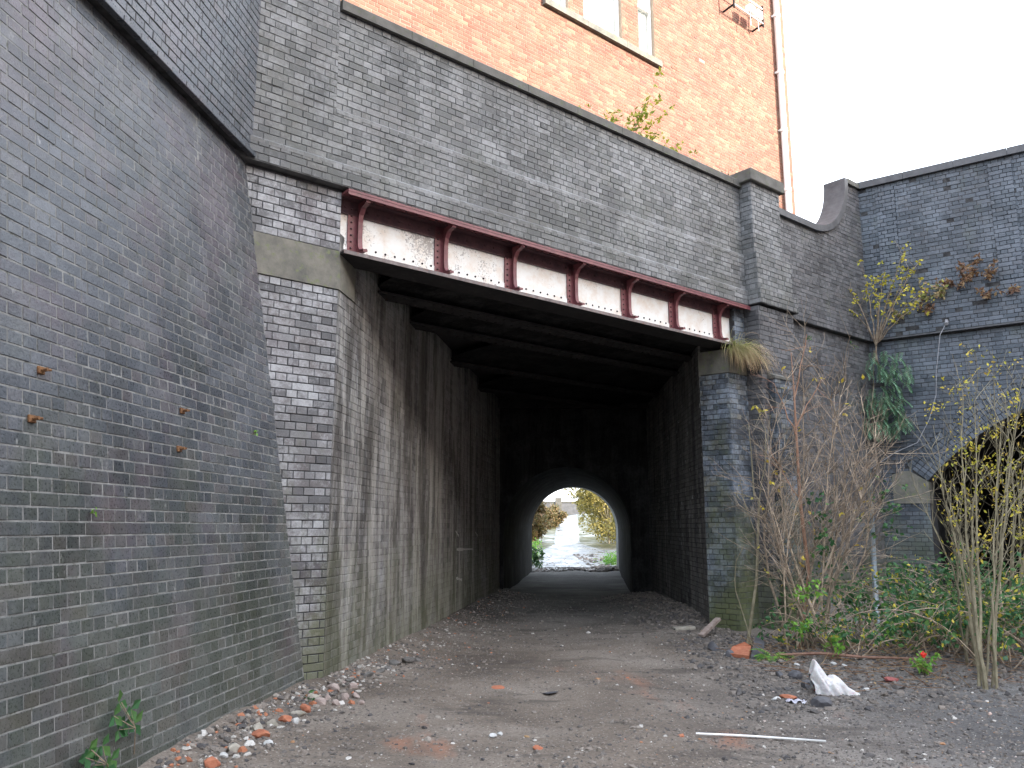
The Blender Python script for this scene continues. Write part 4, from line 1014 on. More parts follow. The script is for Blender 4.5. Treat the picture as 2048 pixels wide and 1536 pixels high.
lump('brick_fragment', 'orange brick dust smear pressed into the middle of the track', 992, 1376, .10, RB['orange'], None, 'brick', .08)
lump('slate_piece', 'flat dark slate lying in the middle of the track', 1100, 1387, .10, RB['dark'], None, 'slate', .15)
def plate(name, label, cat, mat, pts, th, group=None):
    mb = MB(); mb.prism([np.array(p) for p in pts], [np.array(p) + np.array([0, 0, th]) for p in pts]); o = mb.build(name, mat, recalc=True); return tag(o, label, cat, group)
a = seat(1450, 1312)
p = [seat(1456, 1313), seat(1498, 1318), seat(1503, 1308) + UP * .06, seat(1490, 1308) + UP * .11, seat(1466, 1309) + UP * .06]
plate('broken_tile', 'pinkish orange broken clay tile leaning at the edge of the bushes', 'tile', RB['orange'], p, .04)
p = [seat(1502, 1318), seat(1526, 1320), seat(1530, 1300) + UP * .08, seat(1512, 1298) + UP * .13]
plate('slate_piece', 'upright grey slate leaning beside the orange tile', 'slate', RB['dark'], p, .03)
a = seat(1402, 1276) + UP * .03; b_ = seat(1438, 1268) + UP * .22
mb = MB(); dd = (b_ - a) / 2; sd_ = unit(np.cross(dd, UP)); mb.bevbox((a + b_) / 2, dd, sd_ * .045, unit(np.cross(sd_, dd)) * .022, .005)
tag(mb.build('wooden_plank', simple_mat('weathered_plank', (.22, .16, .13), (.34, .28, .25), 20, .9, .5)), 'short weathered plank leaning on the rubble at the foot of the right pier', 'plank')
p = seat(1368, 1262); mb = MB(); mb.bevbox(p + UP * .04, np.array([.16, .02, .01]), np.array([-.01, .1, 0]), UP * .025, .01)
tag(mb.build('flat_stone', RB['pale']), 'pale flat stone on the gravel bank just inside the opening', 'stone')
a = seat(1392, 1474) + UP * .025; b_ = seat(1652, 1488) + UP * .02
mb = MB(); mid = (a + b_) / 2 + UP * .004; mb.tube([a, a + (b_ - a) * .3 + UP * .004, mid, b_], [.0085, .0095, .0095, .008], 8)
tag(mb.build('white_stick', M['white'], smooth=True), 'thin straight white plastic rod lying on the foreground gravel', 'stick')
# white sack
sk_ = seat(1668, 1388); sd_ = np.array([1, -.15, 0]); sd_ = unit(sd_); bk_ = np.array([.1, 1, 0])
mb = MB(); NU, NV_ = 46, 26; prof = []
for i in range(NU):
    u_ = i / (NU - 1); w0 = -.19 + u_ * .44
    hh = .32 * max(0, 1 - abs(u_ - .16) / .30) ** .8 if u_ < .46 else 0
    hh = max(hh, .17 * math.exp(-((u_ - .48) / .27) ** 2)) + .015
    for j in range(NV_):
        v_ = j / (NV_ - 1); a_ = math.pi * v_
        z = hh * math.sin(a_) ** .75; yy = -.13 * math.cos(a_) * (1 - .5 * abs(u_ - .4) * 2)
        ph = (u_ - .16) * 1.0 + z * .6
        f1 = abs(math.sin(13 * ph + 3 * v_)) ** .6 * .022; f2 = abs(math.sin(31 * ph * (1 - .3 * v_) + 9 * v_)) ** .7 * .011; f3 = .010 * math.sin(17 * v_ + 5 * u_)
        off = -.05 * (z / .36) * (1 if u_ < .35 else .3)
        prof.append(sk_ + sd_ * (w0 + off + f3) + bk_ * (yy + .05 - f1 - f2) + UP * (z - .01 + f2 * .8 * (z > .03)))
mb.add(prof, [[i * NV_ + j, (i + 1) * NV_ + j, (i + 1) * NV_ + j + 1, i * NV_ + j + 1] for i in range(NU - 1) for j in range(NV_ - 1)])
o = mb.build('plastic_sack', None, smooth=True)
m, n, b = new_mat('thin_white_plastic'); b.inputs['Base Color'].default_value = (.58, .57, .57, 1); b.inputs['Roughness'].default_value = .4; b.inputs['Subsurface Weight'].default_value = .2
t = NT(n); t.bump(t.noise(t.vec(1, 1, 1), 22, 5, .6), .8, .02, b); o.data.materials.append(m)
tag(o, 'crumpled white plastic sack with a pointed top standing on the gravel by the bushes', 'sack')
# light cloth beside the red brick
p = seat(1592, 1406); mb = MB(); vv = []
for i in range(9):
    for j in range(5): vv.append(p + np.array([(i - 4) * .022, (j - 2) * .03, .02 + .02 * math.sin(i * 1.7 + j) * math.cos(j * 1.3)]))
mb.add(vv, [[i * 5 + j, (i + 1) * 5 + j, (i + 1) * 5 + j + 1, i * 5 + j + 1] for i in range(8) for j in range(4)])
tag(mb.build('cloth_scrap', simple_mat('pale_cloth', (.34, .33, .4), (.5, .5, .56), 9, .9, .3), smooth=True), 'crumpled pale lilac cloth scrap in front of the red brick fragment', 'cloth')

# ---- metal stubs in the wing wall
for (x, y, lb) in ((80, 741, 'rusty bolt stub in the blue-grey wall, upper of the two near the left edge'), (62, 838, 'rusty bolt stub with a wide orange stain near the left edge of the wall'), (363, 822, 'rusty bolt stub in mid wall, upper of the pair near the purple patch'), (357, 898, 'rusty bolt stub in mid wall, lower of the pair')):
    p = at_wing(x, y); r0 = empty('wall_bolt', lb, 'bolt', tuple(p), 'rusty bolts in the wing wall')
    mb = MB(); mb.tube([p - Nw * .03, p + Nw * .05], .012, 6); mb.tube([p + Nw * .03, p + Nw * .05 + Uw * -.03], .008, 5); mb.build('stub', M['rust'], r0)
    mb = MB(); mb.bevbox(p + Nw * .006, Uw * .028, Vw * .022, Nw * .008, .003); mb.build('plate', M['rust'], r0)
# galvanised post
a = seat(1752, 1225); a = at(1752, 1225, 11.6); a = np.array([a[0], a[1], float(G(a[0], a[1]))]); b_ = at(1737, 938, 11.6)
mb = MB(); mb.tube([a - UP * .1, (a + b_) / 2, b_], .038, 10)
tag(mb.build('metal_post', M['galv'], smooth=True), 'pale galvanised metal post standing in the bushes before the corner', 'post')

# ---- plants
def plant(name, label, cat, base, stems_mb, smat, lf_mb, lmat, group=None, stem='stem', lf='leaves'):
    o = empty(name, label, cat, tuple(base), group)
    if stems_mb is not None and stems_mb.n: stems_mb.build(stem, smat, o)
    if lf_mb is not None and lf_mb.n: tag(lf_mb.build(lf, lmat, o), kind='stuff')
    return o
# big bare shrub in front of the screen wall
base = seat(1625, 1300); base = np.array([base[0], base[1] + .2, base[2]])
sm, lm = MB(), MB(); ends = []
tgt = [(1575, 760), (1605, 700), (1640, 735), (1690, 760), (1560, 880), (1730, 830), (1770, 905), (1520, 960), (1660, 800), (1790, 960), (1600, 830), (1700, 900), (1640, 900), (1570, 1010), (1740, 1000), (1680, 1000), (1585, 930), (1750, 880), (1535, 1040)]
for i, (x, y) in enumerate(tgt):
    e_ = at(x, y, base[1] + rnd.uniform(-.3, .5)); b0 = base + np.array([rnd.uniform(-.3, .35), rnd.uniform(-.15, .25), 0]); b0[2] = float(G(b0[0], b0[1])) - .03
    L = np.linalg.norm(e_ - b0); n_ = 12; pts = []
    bow = rv() * .14 * L; bow[2] = 0
    for k in range(n_ + 1):
        q = k / n_; pts.append(b0 * (1 - q) + e_ * q + bow * math.sin(q * math.pi) + rv() * .018 + UP * (.10 * L * math.sin(q * math.pi) * (.4)))
    r_ = rnd.uniform(.010, .02); sm.tube(pts, np.linspace(r_, .004, n_ + 1), 6, tint=rnd.random())
    pts = np.array(pts)
    for k in range(4, n_ + 1):
        for _ in range(rnd.randint(2, 4)):
            dd = unit(pts[min(k, n_)] - pts[k - 1]); nd = rot(dd, unit(np.cross(dd, rv())), rnd.uniform(.35, 1.0))
            shrub(sm, pts[k], nd, rnd.uniform(.25, .68), .0052, 1, ends, (2, 5), (.3, .9), .18, 0, .03, 4, (.4, .75), 5)
leaves(lm, ends, 26, (.05, .09), .04, (.7, 1), .6, 2)
plant('bare_shrub', 'large leafless many-stemmed shrub in front of the screen wall', 'shrub', base, sm, M['twig'], lm, M['leafy'], stem='branches')
# orange-brown main trunk inside it
b0 = seat(1612, 1300) + np.array([0, .25, 0]); sm, lm = MB(), MB(); ends = []
sm.tube([b0, at(1618, 1150, b0[1]), at(1600, 1000, b0[1]), at(1592, 860, b0[1]), at(1588, 780, b0[1]), at(1582, 705, b0[1])], [.03, .027, .023, .016, .010, .005], 7, .3)
for (x, y, x2, y2) in ((1592, 870, 1550, 770), (1592, 860, 1640, 760), (1600, 1000, 1540, 900), (1590, 800, 1612, 670)):
    a = at(x, y, b0[1]); c = at(x2, y2, b0[1] + .1); pts = [a + (c - a) * q + rv() * .02 for q in np.linspace(0, 1, 7)]; sm.tube(pts, np.linspace(.012, .004, 7), 5, .4)
    for k in range(2, 7): shrub(sm, pts[k], unit(pts[k] - pts[k - 1] + rv() * .5), rnd.uniform(.2, .4), .004, 1, ends, (1, 3), (.3, .8), .14, 0, .03, 4, (.4, .7), 5)
leaves(lm, ends, 5, (.05, .08), .03, (.7, 1), .6, 2)
plant('young_tree', 'slim tree with rusty orange bark rising through the bare shrub', 'tree', b0, sm, simple_mat('rusty_bark', (.24, .12, .075), (.36, .22, .15), 9, .85, .4), lm, M['leafy'], stem='trunk')
# sapling against the right pier
b0 = seat(1508, 1298); b0 = np.array([b0[0], b0[1] + .3, b0[2]]); sm, lm = MB(), MB(); ends = []
Yb = b0[1]
sm.tube([b0, at(1513, 1160, Yb), at(1518, 1000, Yb), at(1508, 990, Yb), at(1502, 900, Yb), at(1497, 850, Yb)], [.024, .02, .016, .011, .007, .004], 6, .6)
for pth in (((1518, 1000), (1530, 930), (1532, 860), (1512, 815)), ((1530, 930), (1535, 880), (1541, 830)), ((1516, 1080), (1490, 1010), (1480, 960)), ((1517, 1040), (1560, 1000), (1610, 1040), (1640, 1060)), ((1505, 1290), (1470, 1180), (1472, 1120), (1488, 1090)), ((1515, 1130), (1550, 1085), (1600, 1090)), ((1518, 1000), (1470, 985), (1482, 1000)), ((1516, 1100), (1560, 1180), (1575, 1140))):
    q = [at(x, y, Yb + rnd.uniform(-.12, .12)) for x, y in pth]; pts = []
    for i in range(len(q) - 1): pts += [q[i] * (1 - s_) + q[i + 1] * s_ + rv() * .008 for s_ in (0, .33, .66)]
    pts.append(q[-1]); sm.tube(pts, np.linspace(.009, .004, len(pts)), 5, .6)
    for k in range(2, len(pts), 2): shrub(sm, pts[k], unit(pts[k] - pts[k - 1] + rv() * .9), rnd.uniform(.12, .3), .0032, 0, ends, (0, 1), (.3, .8), .2, 0, .03, 3, (.4, .7), 4)
tips = [(at(1512, 812, Yb), UP), (at(1528, 822, Yb), UP), (at(1520, 815, Yb), UP), (at(1478, 1292, Yb), UP)]
leaves(lm, tips, 22, (.05, .09), .05, (.3, .9), .6); leaves(lm, ends, 4, (.04, .06), .02, (.3, .8), .6)
plant('sapling', 'thin pale-stemmed sapling with a few yellow leaves against the right pier', 'sapling', b0, sm, M['bark'], lm, M['leafy'])
# yellow-leaved saplings on the far right
def yellow_tree(lb, bx, by, tips, dens, seed, sp=.16):
    global rnd
    b0 = seat(bx, by); sm, lm = MB(), MB(); ends = []; Yb = b0[1]
    for i, (x, y) in enumerate(tips):
        e_ = at(x, y, Yb + rnd.uniform(-.35, .35)); b1 = b0 + np.array([rnd.uniform(-.06, .06), rnd.uniform(-.06, .06), -.03]); n_ = 12; pts = []
        bow = rv() * .12; bow[2] = 0
        for k in range(n_ + 1):
            q = k / n_; h = q ** 1.25; pts.append(np.array([b1[0] * (1 - h) + e_[0] * h, b1[1] * (1 - h) + e_[1] * h, b1[2] * (1 - q) + e_[2] * q]) + bow * math.sin(q * 3.1) + rv() * .012)
        sm.tube(pts, np.linspace(rnd.uniform(.011, .022), .0035, n_ + 1), 6, tint=rnd.random())
        for k in range(4, n_ + 1):
            for _ in range(rnd.randint(1, 2)):
                dd = unit(pts[k] - pts[k - 1]); nd = rot(dd, unit(np.cross(dd, rv())), rnd.uniform(.3, .8))
                shrub(sm, pts[k], nd, rnd.uniform(.25, .6), .004, 1, ends, (2, 3), (.3, .8), .12, .01, 0.04, 4, (.4, .7), 5)
    up_ = [q for q in ends if q[0][2] > 1.3]
    leaves(lm, up_[::3], int(dens * 1.1), (.026, .056), sp, (.2, 1), .5, 4)
    return plant('young_tree', lb, 'tree', b0, sm, M['bark'], lm, M['leafy'], 'yellow-leaved young trees on the right', stem='trunk')
yellow_tree('many-stemmed young tree with sparse yellow leaves in front of the black arch', 1975, 1375, [(1925, 780), (1950, 800), (1985, 760), (1880, 960), (2005, 850), (2040, 800), (1960, 900)], 120, 1)
yellow_tree('yellow-leaved young tree cut by the right edge of the photo', 2010, 1290, [(2045, 760), (2070, 850), (2030, 930), (2010, 790), (2090, 800), (2060, 1000)], 150, 2, .2)
yellow_tree('leaning thin sapling between the sack and the arch with arching bare stems', 1935, 1330, [(1860, 900), (1890, 1010), (1840, 1000), (1925, 1010)], 12, 3)
# shrub sprouting from the corner above the string course
b0 = at_via(1752, 690, .2); sm, lm = MB(), MB(); ends = []
for (x, y, e_) in ((1700, 580, .7), (1730, 555, .8), (1770, 540, .6), (1800, 590, .9), (1850, 580, .7), (1820, 540, .6), (1760, 590, 1.0), (1700, 620, .8), (1860, 600, .5), (1790, 560, .4), (1815, 490, .35), (1840, 520, .3)):
    q = at_via(x, y, e_); pts = [b0 + (q - b0) * s_ + UP * .12 * math.sin(s_ * 3.1) + rv() * .015 for s_ in np.linspace(0, 1, 9)]
    sm.tube(pts, np.linspace(.014, .004, 9), 5, rnd.random()); ends += [(pts[k], unit(pts[k] - pts[k - 1])) for k in (6, 7, 8)]
    for k in range(4, 9): shrub(sm, pts[k], unit(pts[k] - pts[k - 1] + rv() * .9), rnd.uniform(.15, .35), .004, 0, ends, (1, 2), (.3, .8), .15, 0, .0, 3, (.4, .7), 4)
for (x, y) in ((1760, 760), (1750, 730)):
    pts = [b0 + (at_via(x, y, .15) - b0) * s_ + rv() * .012 for s_ in np.linspace(0, 1, 6)]; sm.tube(pts, .012, 5, .5)
leaves(lm, ends, 430, (.045, .085), .08, (.25, .8), .7)
plant('wall_shrub', 'straggling bush with round yellow leaves growing out of the wall corner', 'shrub', b0, sm, M['twig'], lm, M['leafy'])
# grey-green ferny climber in the corner
b0 = at_via(1770, 860, .1); sm, lm = MB(), MB(); pts_ = []
for i in range(110):
    x = rnd.gauss(1774, 24); y = rnd.uniform(700, 860); x = min(1815, max(1735, x)); q = at_via(x, y, rnd.uniform(.15, .5))
    d = unit(np.array([rnd.uniform(-1, 1), -.6, -.6])); pts = cane(q, d, .24, 7, .08, .12); sm.tube(pts, .0025, 3, .2)
    for k in range(1, 8):
        for sgn in (-1, 1):
            dd = unit(pts[k] - pts[k - 1]); leaf(lm, pts[k], unit(dd * .5 + np.cross(dd, UP) * sgn), UP, .10, .036, rnd.random())
sm.tube([at_via(1752, 1000, .1), at_via(1745, 850, .12), at_via(1748, 700, .12)], [.015, .012, .008], 5)
plant('climbing_plant', 'grey-green ferny climber hanging in the corner between the two walls', 'plant', b0, sm, M['bark'], lm, M['leafb'])
# grass tuft on the right impost
b0 = FR(7.22, 4.46, .02); lm = MB()
for i in range(900):
    p = b0 + fF * rnd.uniform(-.30, .30) + nF * rnd.uniform(-.03, .06); hang = rnd.random()
    d = unit(np.array([0, 0, 1.]) * rnd.uniform(.1, 1) + nF * rnd.uniform(.1, 1.) + fF * rnd.uniform(-.8, .8)); L = rnd.uniform(.25, .68); pts = [p]; w_ = .0055
    for k in range(6):
        d = unit(d + np.array([0, 0, -.34 - .2 * hang])); pts.append(pts[-1] + d * L / 6)
    s_ = unit(np.cross(d, nF) + rv() * .3); v = []
    for k, q in enumerate(pts): ww = w_ * (1 - k / 7); v += [q - s_ * ww, q + s_ * ww]
    lm.add(v, [[2 * k, 2 * k + 1, 2 * k + 3, 2 * k + 2] for k in range(6)], tint=np.clip(np.repeat(np.linspace(.05, .95, 7) + rnd.uniform(-.2, .2), 2), 0, 1))
plant('grass_tuft', 'straw-tipped grass tuft drooping from the ledge under the girder end', 'grass', b0, None, None, lm, M['grass'], lf='blades')
# small plants
def weed(lb, p, n_, L, mat, seed, out, name='weed', cat='weed', group=None, stems=3, tint=(0, 1), leafL=(.04, .07), droop=.1, grp_up=.6):
    sm, lm = MB(), MB(); ends = []
    for i in range(stems):
        d = unit(out * rnd.uniform(.3, 1) + UP * grp_up + rv() * .5); pts = cane(p, d, L * rnd.uniform(.6, 1), 6, .12, droop)
        sm.tube(pts, np.linspace(.004, .0015, 7), 3, .4); ends += [(pts[k], unit(pts[k] - pts[k - 1])) for k in range(2, 7)]
    leaves(lm, ends, n_, leafL, .02, tint, .5, 1, .1)
    return plant(name, lb, cat, p, sm, M['twig'], lm, mat, group)
for (x, y, n_, L, mt, lb) in ((1888, 590, 34, .35, 'grass', 'yellowish grass clump on the viaduct ledge right of the wall shrub'), (1940, 560, 44, .5, 'dead', 'largest red-brown dead weed on the viaduct ledge'), (1915, 575, 30, .4, 'dead', 'reddish dead weed left of the largest one on the viaduct ledge'), (1980, 560, 30, .35, 'dead', 'brown dead weed on the ledge near the right edge'), (1975, 600, 20, .3, 'dead', 'thin brown weed hanging below the viaduct ledge'), (1850, 600, 26, .3, 'grass', 'pale grass clump on the ledge just above the wall shrub'), (1860, 630, 18, .3, 'dead', 'brown tuft hanging just above the black string line'), (1800, 635, 18, .25, 'grass', 'pale tuft hanging under the yellow-leaved wall shrub'), (2020, 590, 14, .25, 'dead', 'small brown weed at the right edge of the viaduct')):
    p = at_via(x, y, .06); weed(lb, p, n_ * 3, L * 1.15, M[mt], 0, nV, 'wall_weed', 'weed', 'weeds on the viaduct ledge', 5, (.2, 1), (.05, .12))
for (x, y, n_, L, lb) in ((1545, 662, 22, .12, 'small green fern under the string course right of the grass tuft'), (1610, 675, 22, .16, 'green weed on the wall right of the small fern'), (1700, 690, 20, .2, 'yellow-green sprig near the corner under the string course'), (1530, 742, 8, .1, 'tiny yellow-green sprig beside the impost'), (1462, 606, 8, .1, 'tiny green sprig on the brick above the girder end')):
    p = at_face(x, y, .02); weed(lb, p, n_, L, M['leafg'], 0, nF, 'wall_fern', 'fern', 'small green weeds on the screen wall', 4, (.4, .9), (.03, .055), .15, .1)
for (x, y, L, n_, lb) in ((1262, 262, 1.15, 70, 'tallest leafy weed sprouting above the parapet coping'), (1215, 235, .45, 16, 'small yellow-green weed left of the tallest one on the coping'), (1160, 215, .3, 10, 'leftmost tiny weed above the parapet coping'), (1290, 285, .4, 26, 'low green weed right of the tallest one on the coping'), (1345, 300, .55, 22, 'spreading thin weed between the tall one and the capped pier'), (1385, 305, .4, 14, 'last faint weed on the coping before the capped pier'), (1245, 245, .7, 22, 'upright pointed weed beside the tallest one on the coping')):
    p = at_face(x, y, -.1)
    q = P0 + fF * float((p - P0) @ fF) - nF * .12 + UP * 7.47
    weed(lb, q, int(n_ * 1.6), L, M['leafy'], 0, fF * .6, 'coping_weed', 'weed', 'weeds on the parapet coping', 4, (.0, .45), (.05, .12), .0, 1.1)
q = FR(7.3, 7.46, -.1); weed('dry straw-like weeds matted against the left side of the pier cap', q, 60, .4, M['dead'], 0, -fF, 'dry_weed', 'weed', None, 14, (.6, 1), (.02, .05), .05, .3)
# bramble sprigs on the wing wall
for (lst, lb) in ((((178, 1500), (205, 1492), (222, 1520), (190, 1530), (170, 1515), (215, 1535)), 'bright bramble sprig at the bottom edge against the battered wall'), (((238, 1405), (262, 1418), (228, 1432), (250, 1445), (236, 1460), (268, 1448)), 'bramble sprig climbing the battered wall above the lower one')):
    b0 = at_wing(lst[-1][0], min(1560, lst[-1][1] + 60), .03); sm, lm = MB(), MB()
    cc = at_wing(lst[0][0] + 5, lst[0][1], .08); sm.tube([b0, (b0 + cc) / 2 + Nw * .05, cc], .0035, 4)
    for (x, y) in lst:
        p = at_wing(x, y, rnd.uniform(.03, .1)); sm.tube([(b0 + cc) / 2 + Nw * .05, (p + b0 + cc) / 3 + Nw * .03, p], .0022, 3)
        for k in range(3):
            d = unit(Uw * math.cos(k * 2.1 + x) + Vw * math.sin(k * 2.1 + x) * .9 + Nw * .2 - Vw * .3); leaf(lm, p, d, Nw, rnd.uniform(.07, .10), .062, rnd.uniform(.2, .75))
    plant('bramble_sprig', lb, 'bramble', b0, sm, M['twig'], lm, M['leafg'], 'bramble sprigs on the wing wall')
for (x, y, lb) in ((180, 1027, 'tiny green fern growing from a joint of the battered wall, left'), (505, 868, 'tiny yellowish fern near the right edge of the battered wall')):
    p = at_wing(x, y, .0); weed(lb, p, 12, .05, M['leafbright'], 0, Nw, 'wall_fern', 'fern', None, 3, (.2, .8), (.02, .035))
b0 = at_wing(372, 1545, .12); sm = MB(); sm.tube([b0, at_wing(395, 1480, .02)], .006, 5); plant('red_stick', 'thin reddish stick leaning on the foot of the battered wall', 'stick', b0, sm, M['maroon'], None, None)
b0 = seat(615, 1400); weed('small green weed in the corner where the pier meets the battered wall', b0, 16, .1, M['leafg'], 0, np.array([0, -1., 0]), 'weed', 'weed', None, 4, (.2, .7))
# bright green plant with a red flower, fern, other leafy clumps
p = seat(1848, 1350); weed('low bright green leafy plant with one red bloom at the edge of the gravel', p, 130, .28, M['leafbright'], 0, np.array([0, -.3, 0.]), 'flowering_plant', 'plant', None, 14, (0, 1), (.04, .07), .02, 1.)
fl_ = [o for o in bpy.data.objects if o.name.startswith('flowering_plant')][-1]
c = at(1846, 1310, p[1] - .14); mb = MB()
for k in range(12): leaf(mb, c, unit(rv() + np.array([0, -.5, .2])), rv(), .045, .04, .5)
m, n, b = new_mat('red_petal'); b.inputs['Base Color'].default_value = (.6, .035, .02, 1); b.inputs['Roughness'].default_value = .5
mb.build('flower', m, fl_)
def fern(lb, p, n_, L, mat):
    sm, lm = MB(), MB()
    for i in range(n_):
        a = i * 6.28 / n_ + rnd.uniform(-.3, .3); d = unit(np.array([math.cos(a), math.sin(a) * .7 - .3, .8])); pts = cane(p, d, L * rnd.uniform(.7, 1), 12, .04, .13); sm.tube(pts, .002, 3)
        for k in range(2, 13):
            dd = unit(pts[k] - pts[k - 1])
            for sg in (-1, 1): leaf(lm, pts[k], unit(np.cross(dd, UP) * sg + dd * .35), UP, L * .24 * math.sin(math.pi * (k + 1) / 14), .022, rnd.random())
    return plant('fern', lb, 'fern', p, sm, M['leafbright'], lm, M['leafbright'], lf='fronds')
fern('light green fern beside the slate at the foot of the bushes', seat(1545, 1318), 7, .34, M['leafbright'])
for (x, y, Y, n_, lb) in ((1605, 1180, 10.6, 26, 'bright green leaf cluster low in the bare shrub, lower left'), (1635, 1175, 10.4, 18, 'small bright leaf spray right of the lower-left cluster in the shrub'), (1600, 1245, 10.3, 30, 'bright leafy sprig hanging near the shrub base'), (1665, 1290, 10.1, 40, 'leafy green weed at the base of the bare shrub'), (1780, 1260, 10.2, 36, 'green leaf rosette under the brambles in mid thicket')):
    p = at(x, y, Y); q = np.array([p[0] + .03, p[1], float(G(p[0], p[1]))]); sm, lm = MB(), MB(); sm.tube([q, (q + p) / 2 + rv() * .05, p], .004, 4)
    ends = [(p + rv() * .09, UP) for _ in range(10)]; leaves(lm, ends, n_ * 2, (.04, .075), .05, (.2, .9), .6); plant('leafy_sprig', lb, 'plant', q, sm, M['bark'], lm, M['leafbright'])
# ivy clumps on the shrub
b0 = at(1645, 1060, base[1] + .3); lm = MB(); ends = [(at(rnd.gauss(1640, 14), rnd.uniform(985, 1110), base[1] - rnd.uniform(.0, .3)), UP) for _ in range(24)]
ends += [(at(rnd.gauss(1775, 24), rnd.uniform(960, 1080), base[1] + rnd.uniform(-.2, .2)), UP) for _ in range(26)]
leaves(lm, ends, 150, (.05, .085), .07, (.0, .8), .85); plant('ivy', 'dark green ivy leaves climbing among the bare stems beside the metal post', 'ivy', b0, None, None, lm, M['leafg'])
# bramble thicket: arching canes, leaves of mixed colour
def thicket(lb, n_, xr, yr, hmax, nl, seed):
    r2 = random.Random(seed); sm, lm = MB(), MB(); lm2 = MB(); ends = []
    for i in range(n_):
        x = r2.uniform(*xr); y = r2.uniform(*yr); z = float(G(x, y)); L = r2.uniform(.8, 1.9) * hmax
        a = r2.uniform(0, 6.28); d = unit(np.array([math.cos(a) * .7, math.sin(a) * .45, 1.25])); pts = cane((x, y, z - .02), d, L, 11, .06, .17)
        pts[:, 2] = np.maximum(pts[:, 2], z + .02); pts[:, 0] = np.maximum(pts[:, 0], 3.5 + (pts[:, 1] - 9.5) * -.1)
        e_ = (pts - P0) @ nF; pts = pts + nF * np.clip(.25 - e_, 0, None)[:, None]; e_ = (pts - C1) @ nV; pts = pts + nV * np.clip(.1 - e_, 0, None)[:, None]
        sm.tube(pts, np.linspace(r2.uniform(.004, .009), .0025, 12), 4, r2.random()); ends += [(pts[k], UP) for k in range(3, 12)]
        if i % 2: shrub(sm, pts[5], unit(rv() + UP), .4, .003, 1, ends, (1, 3), (.3, .9), .15, .05, 0, 3, (.4, .7), 4)
    leaves(lm, ends, int(nl * .9), (.04, .09), .12, (0, .85), .7, 2); leaves(lm2, ends, int(nl * .22), (.035, .07), .1, (.1, .9), .6, 2)
    b0 = (sum(xr) / 2, sum(yr) / 2, float(G(sum(xr) / 2, sum(yr) / 2)))
    o = plant('bramble_thicket', lb, 'brambles', b0, sm, M['twig'], lm, M['leafg'], stem='canes'); tag(lm2.build('yellow_leaves', M['leafy'], o), kind='stuff')
thicket('tangled brown and green bramble thicket filling the corner under the arch', 230, (4.9, 7.9), (9.0, 12.4), 1.25, 3800, 3)
thicket('low bramble tangle around the foot of the bare shrub', 120, (3.9, 5.6), (9.9, 11.5), .75, 800, 4)
# dead leaves, twigs litter under the bushes
mb = MB()
for i in range(1500):
    x = rnd.uniform(3.2, 7.4); y = rnd.uniform(8.6, 12); z = float(G(x, y)) + .012
    leaf(mb, np.array([x, y, z]), unit(np.array([rnd.gauss(0, 1), rnd.gauss(0, 1), .15])), UP + rv() * .4, rnd.uniform(.03, .07), .03, rnd.random())
for i in range(260):
    x = rnd.uniform(3.0, 7.2); y = rnd.uniform(8.4, 11.5); p = np.array([x, y, float(G(x, y)) + .012]); mb.tube(cane(p, unit(np.array([rnd.gauss(0, 1), rnd.gauss(0, .4), .12])), rnd.uniform(.15, .6), 4, .1), .0035, 3, rnd.uniform(.5, 1))
tag(mb.build('leaf_litter', M['dead']), 'brown leaf and twig litter under the bushes', 'leaf litter', kind='stuff')
# fallen pole and a hanging cable
a = seat(1560, 1318) + UP * .05; c = seat(1850, 1325) + UP * .04; mb = MB()
mb.tube([a, a + (c - a) * .3 + UP * .03, a + (c - a) * .6 + UP * .0, c], [.016, .02, .018, .01], 6, .3)
tag(mb.build('fallen_branch', simple_mat('reddish_branch', (.20, .10, .07), (.30, .18, .13), 9, .8, .4)), 'long reddish fallen branch lying along the front of the bushes', 'branch')
pts = [at_via(1893, 645, .14), at_via(1880, 670, .22), at_via(1873, 740, .22), at_via(1872, 790, .2), at_via(1858, 840, .25), at_via(1835, 885, .3), at_via(1790, 905, .35), at_via(1730, 945, .4)]
q = []
for i in range(len(pts) - 1): q += [pts[i] * (1 - s_) + pts[i + 1] * s_ for s_ in (0, .5)]
mb = MB(); mb.tube(q + [pts[-1]], .007, 5, .9); mb.tube([at_via(1893, 640, .05), at_via(1893, 648, .2)], .035, 6)
tag(mb.build('hanging_cable', simple_mat('grey_cable', (.24, .24, .26), (.34, .34, .36), 5, .6, .1)), 'thin grey cable hanging from a hole in the viaduct string course', 'cable')

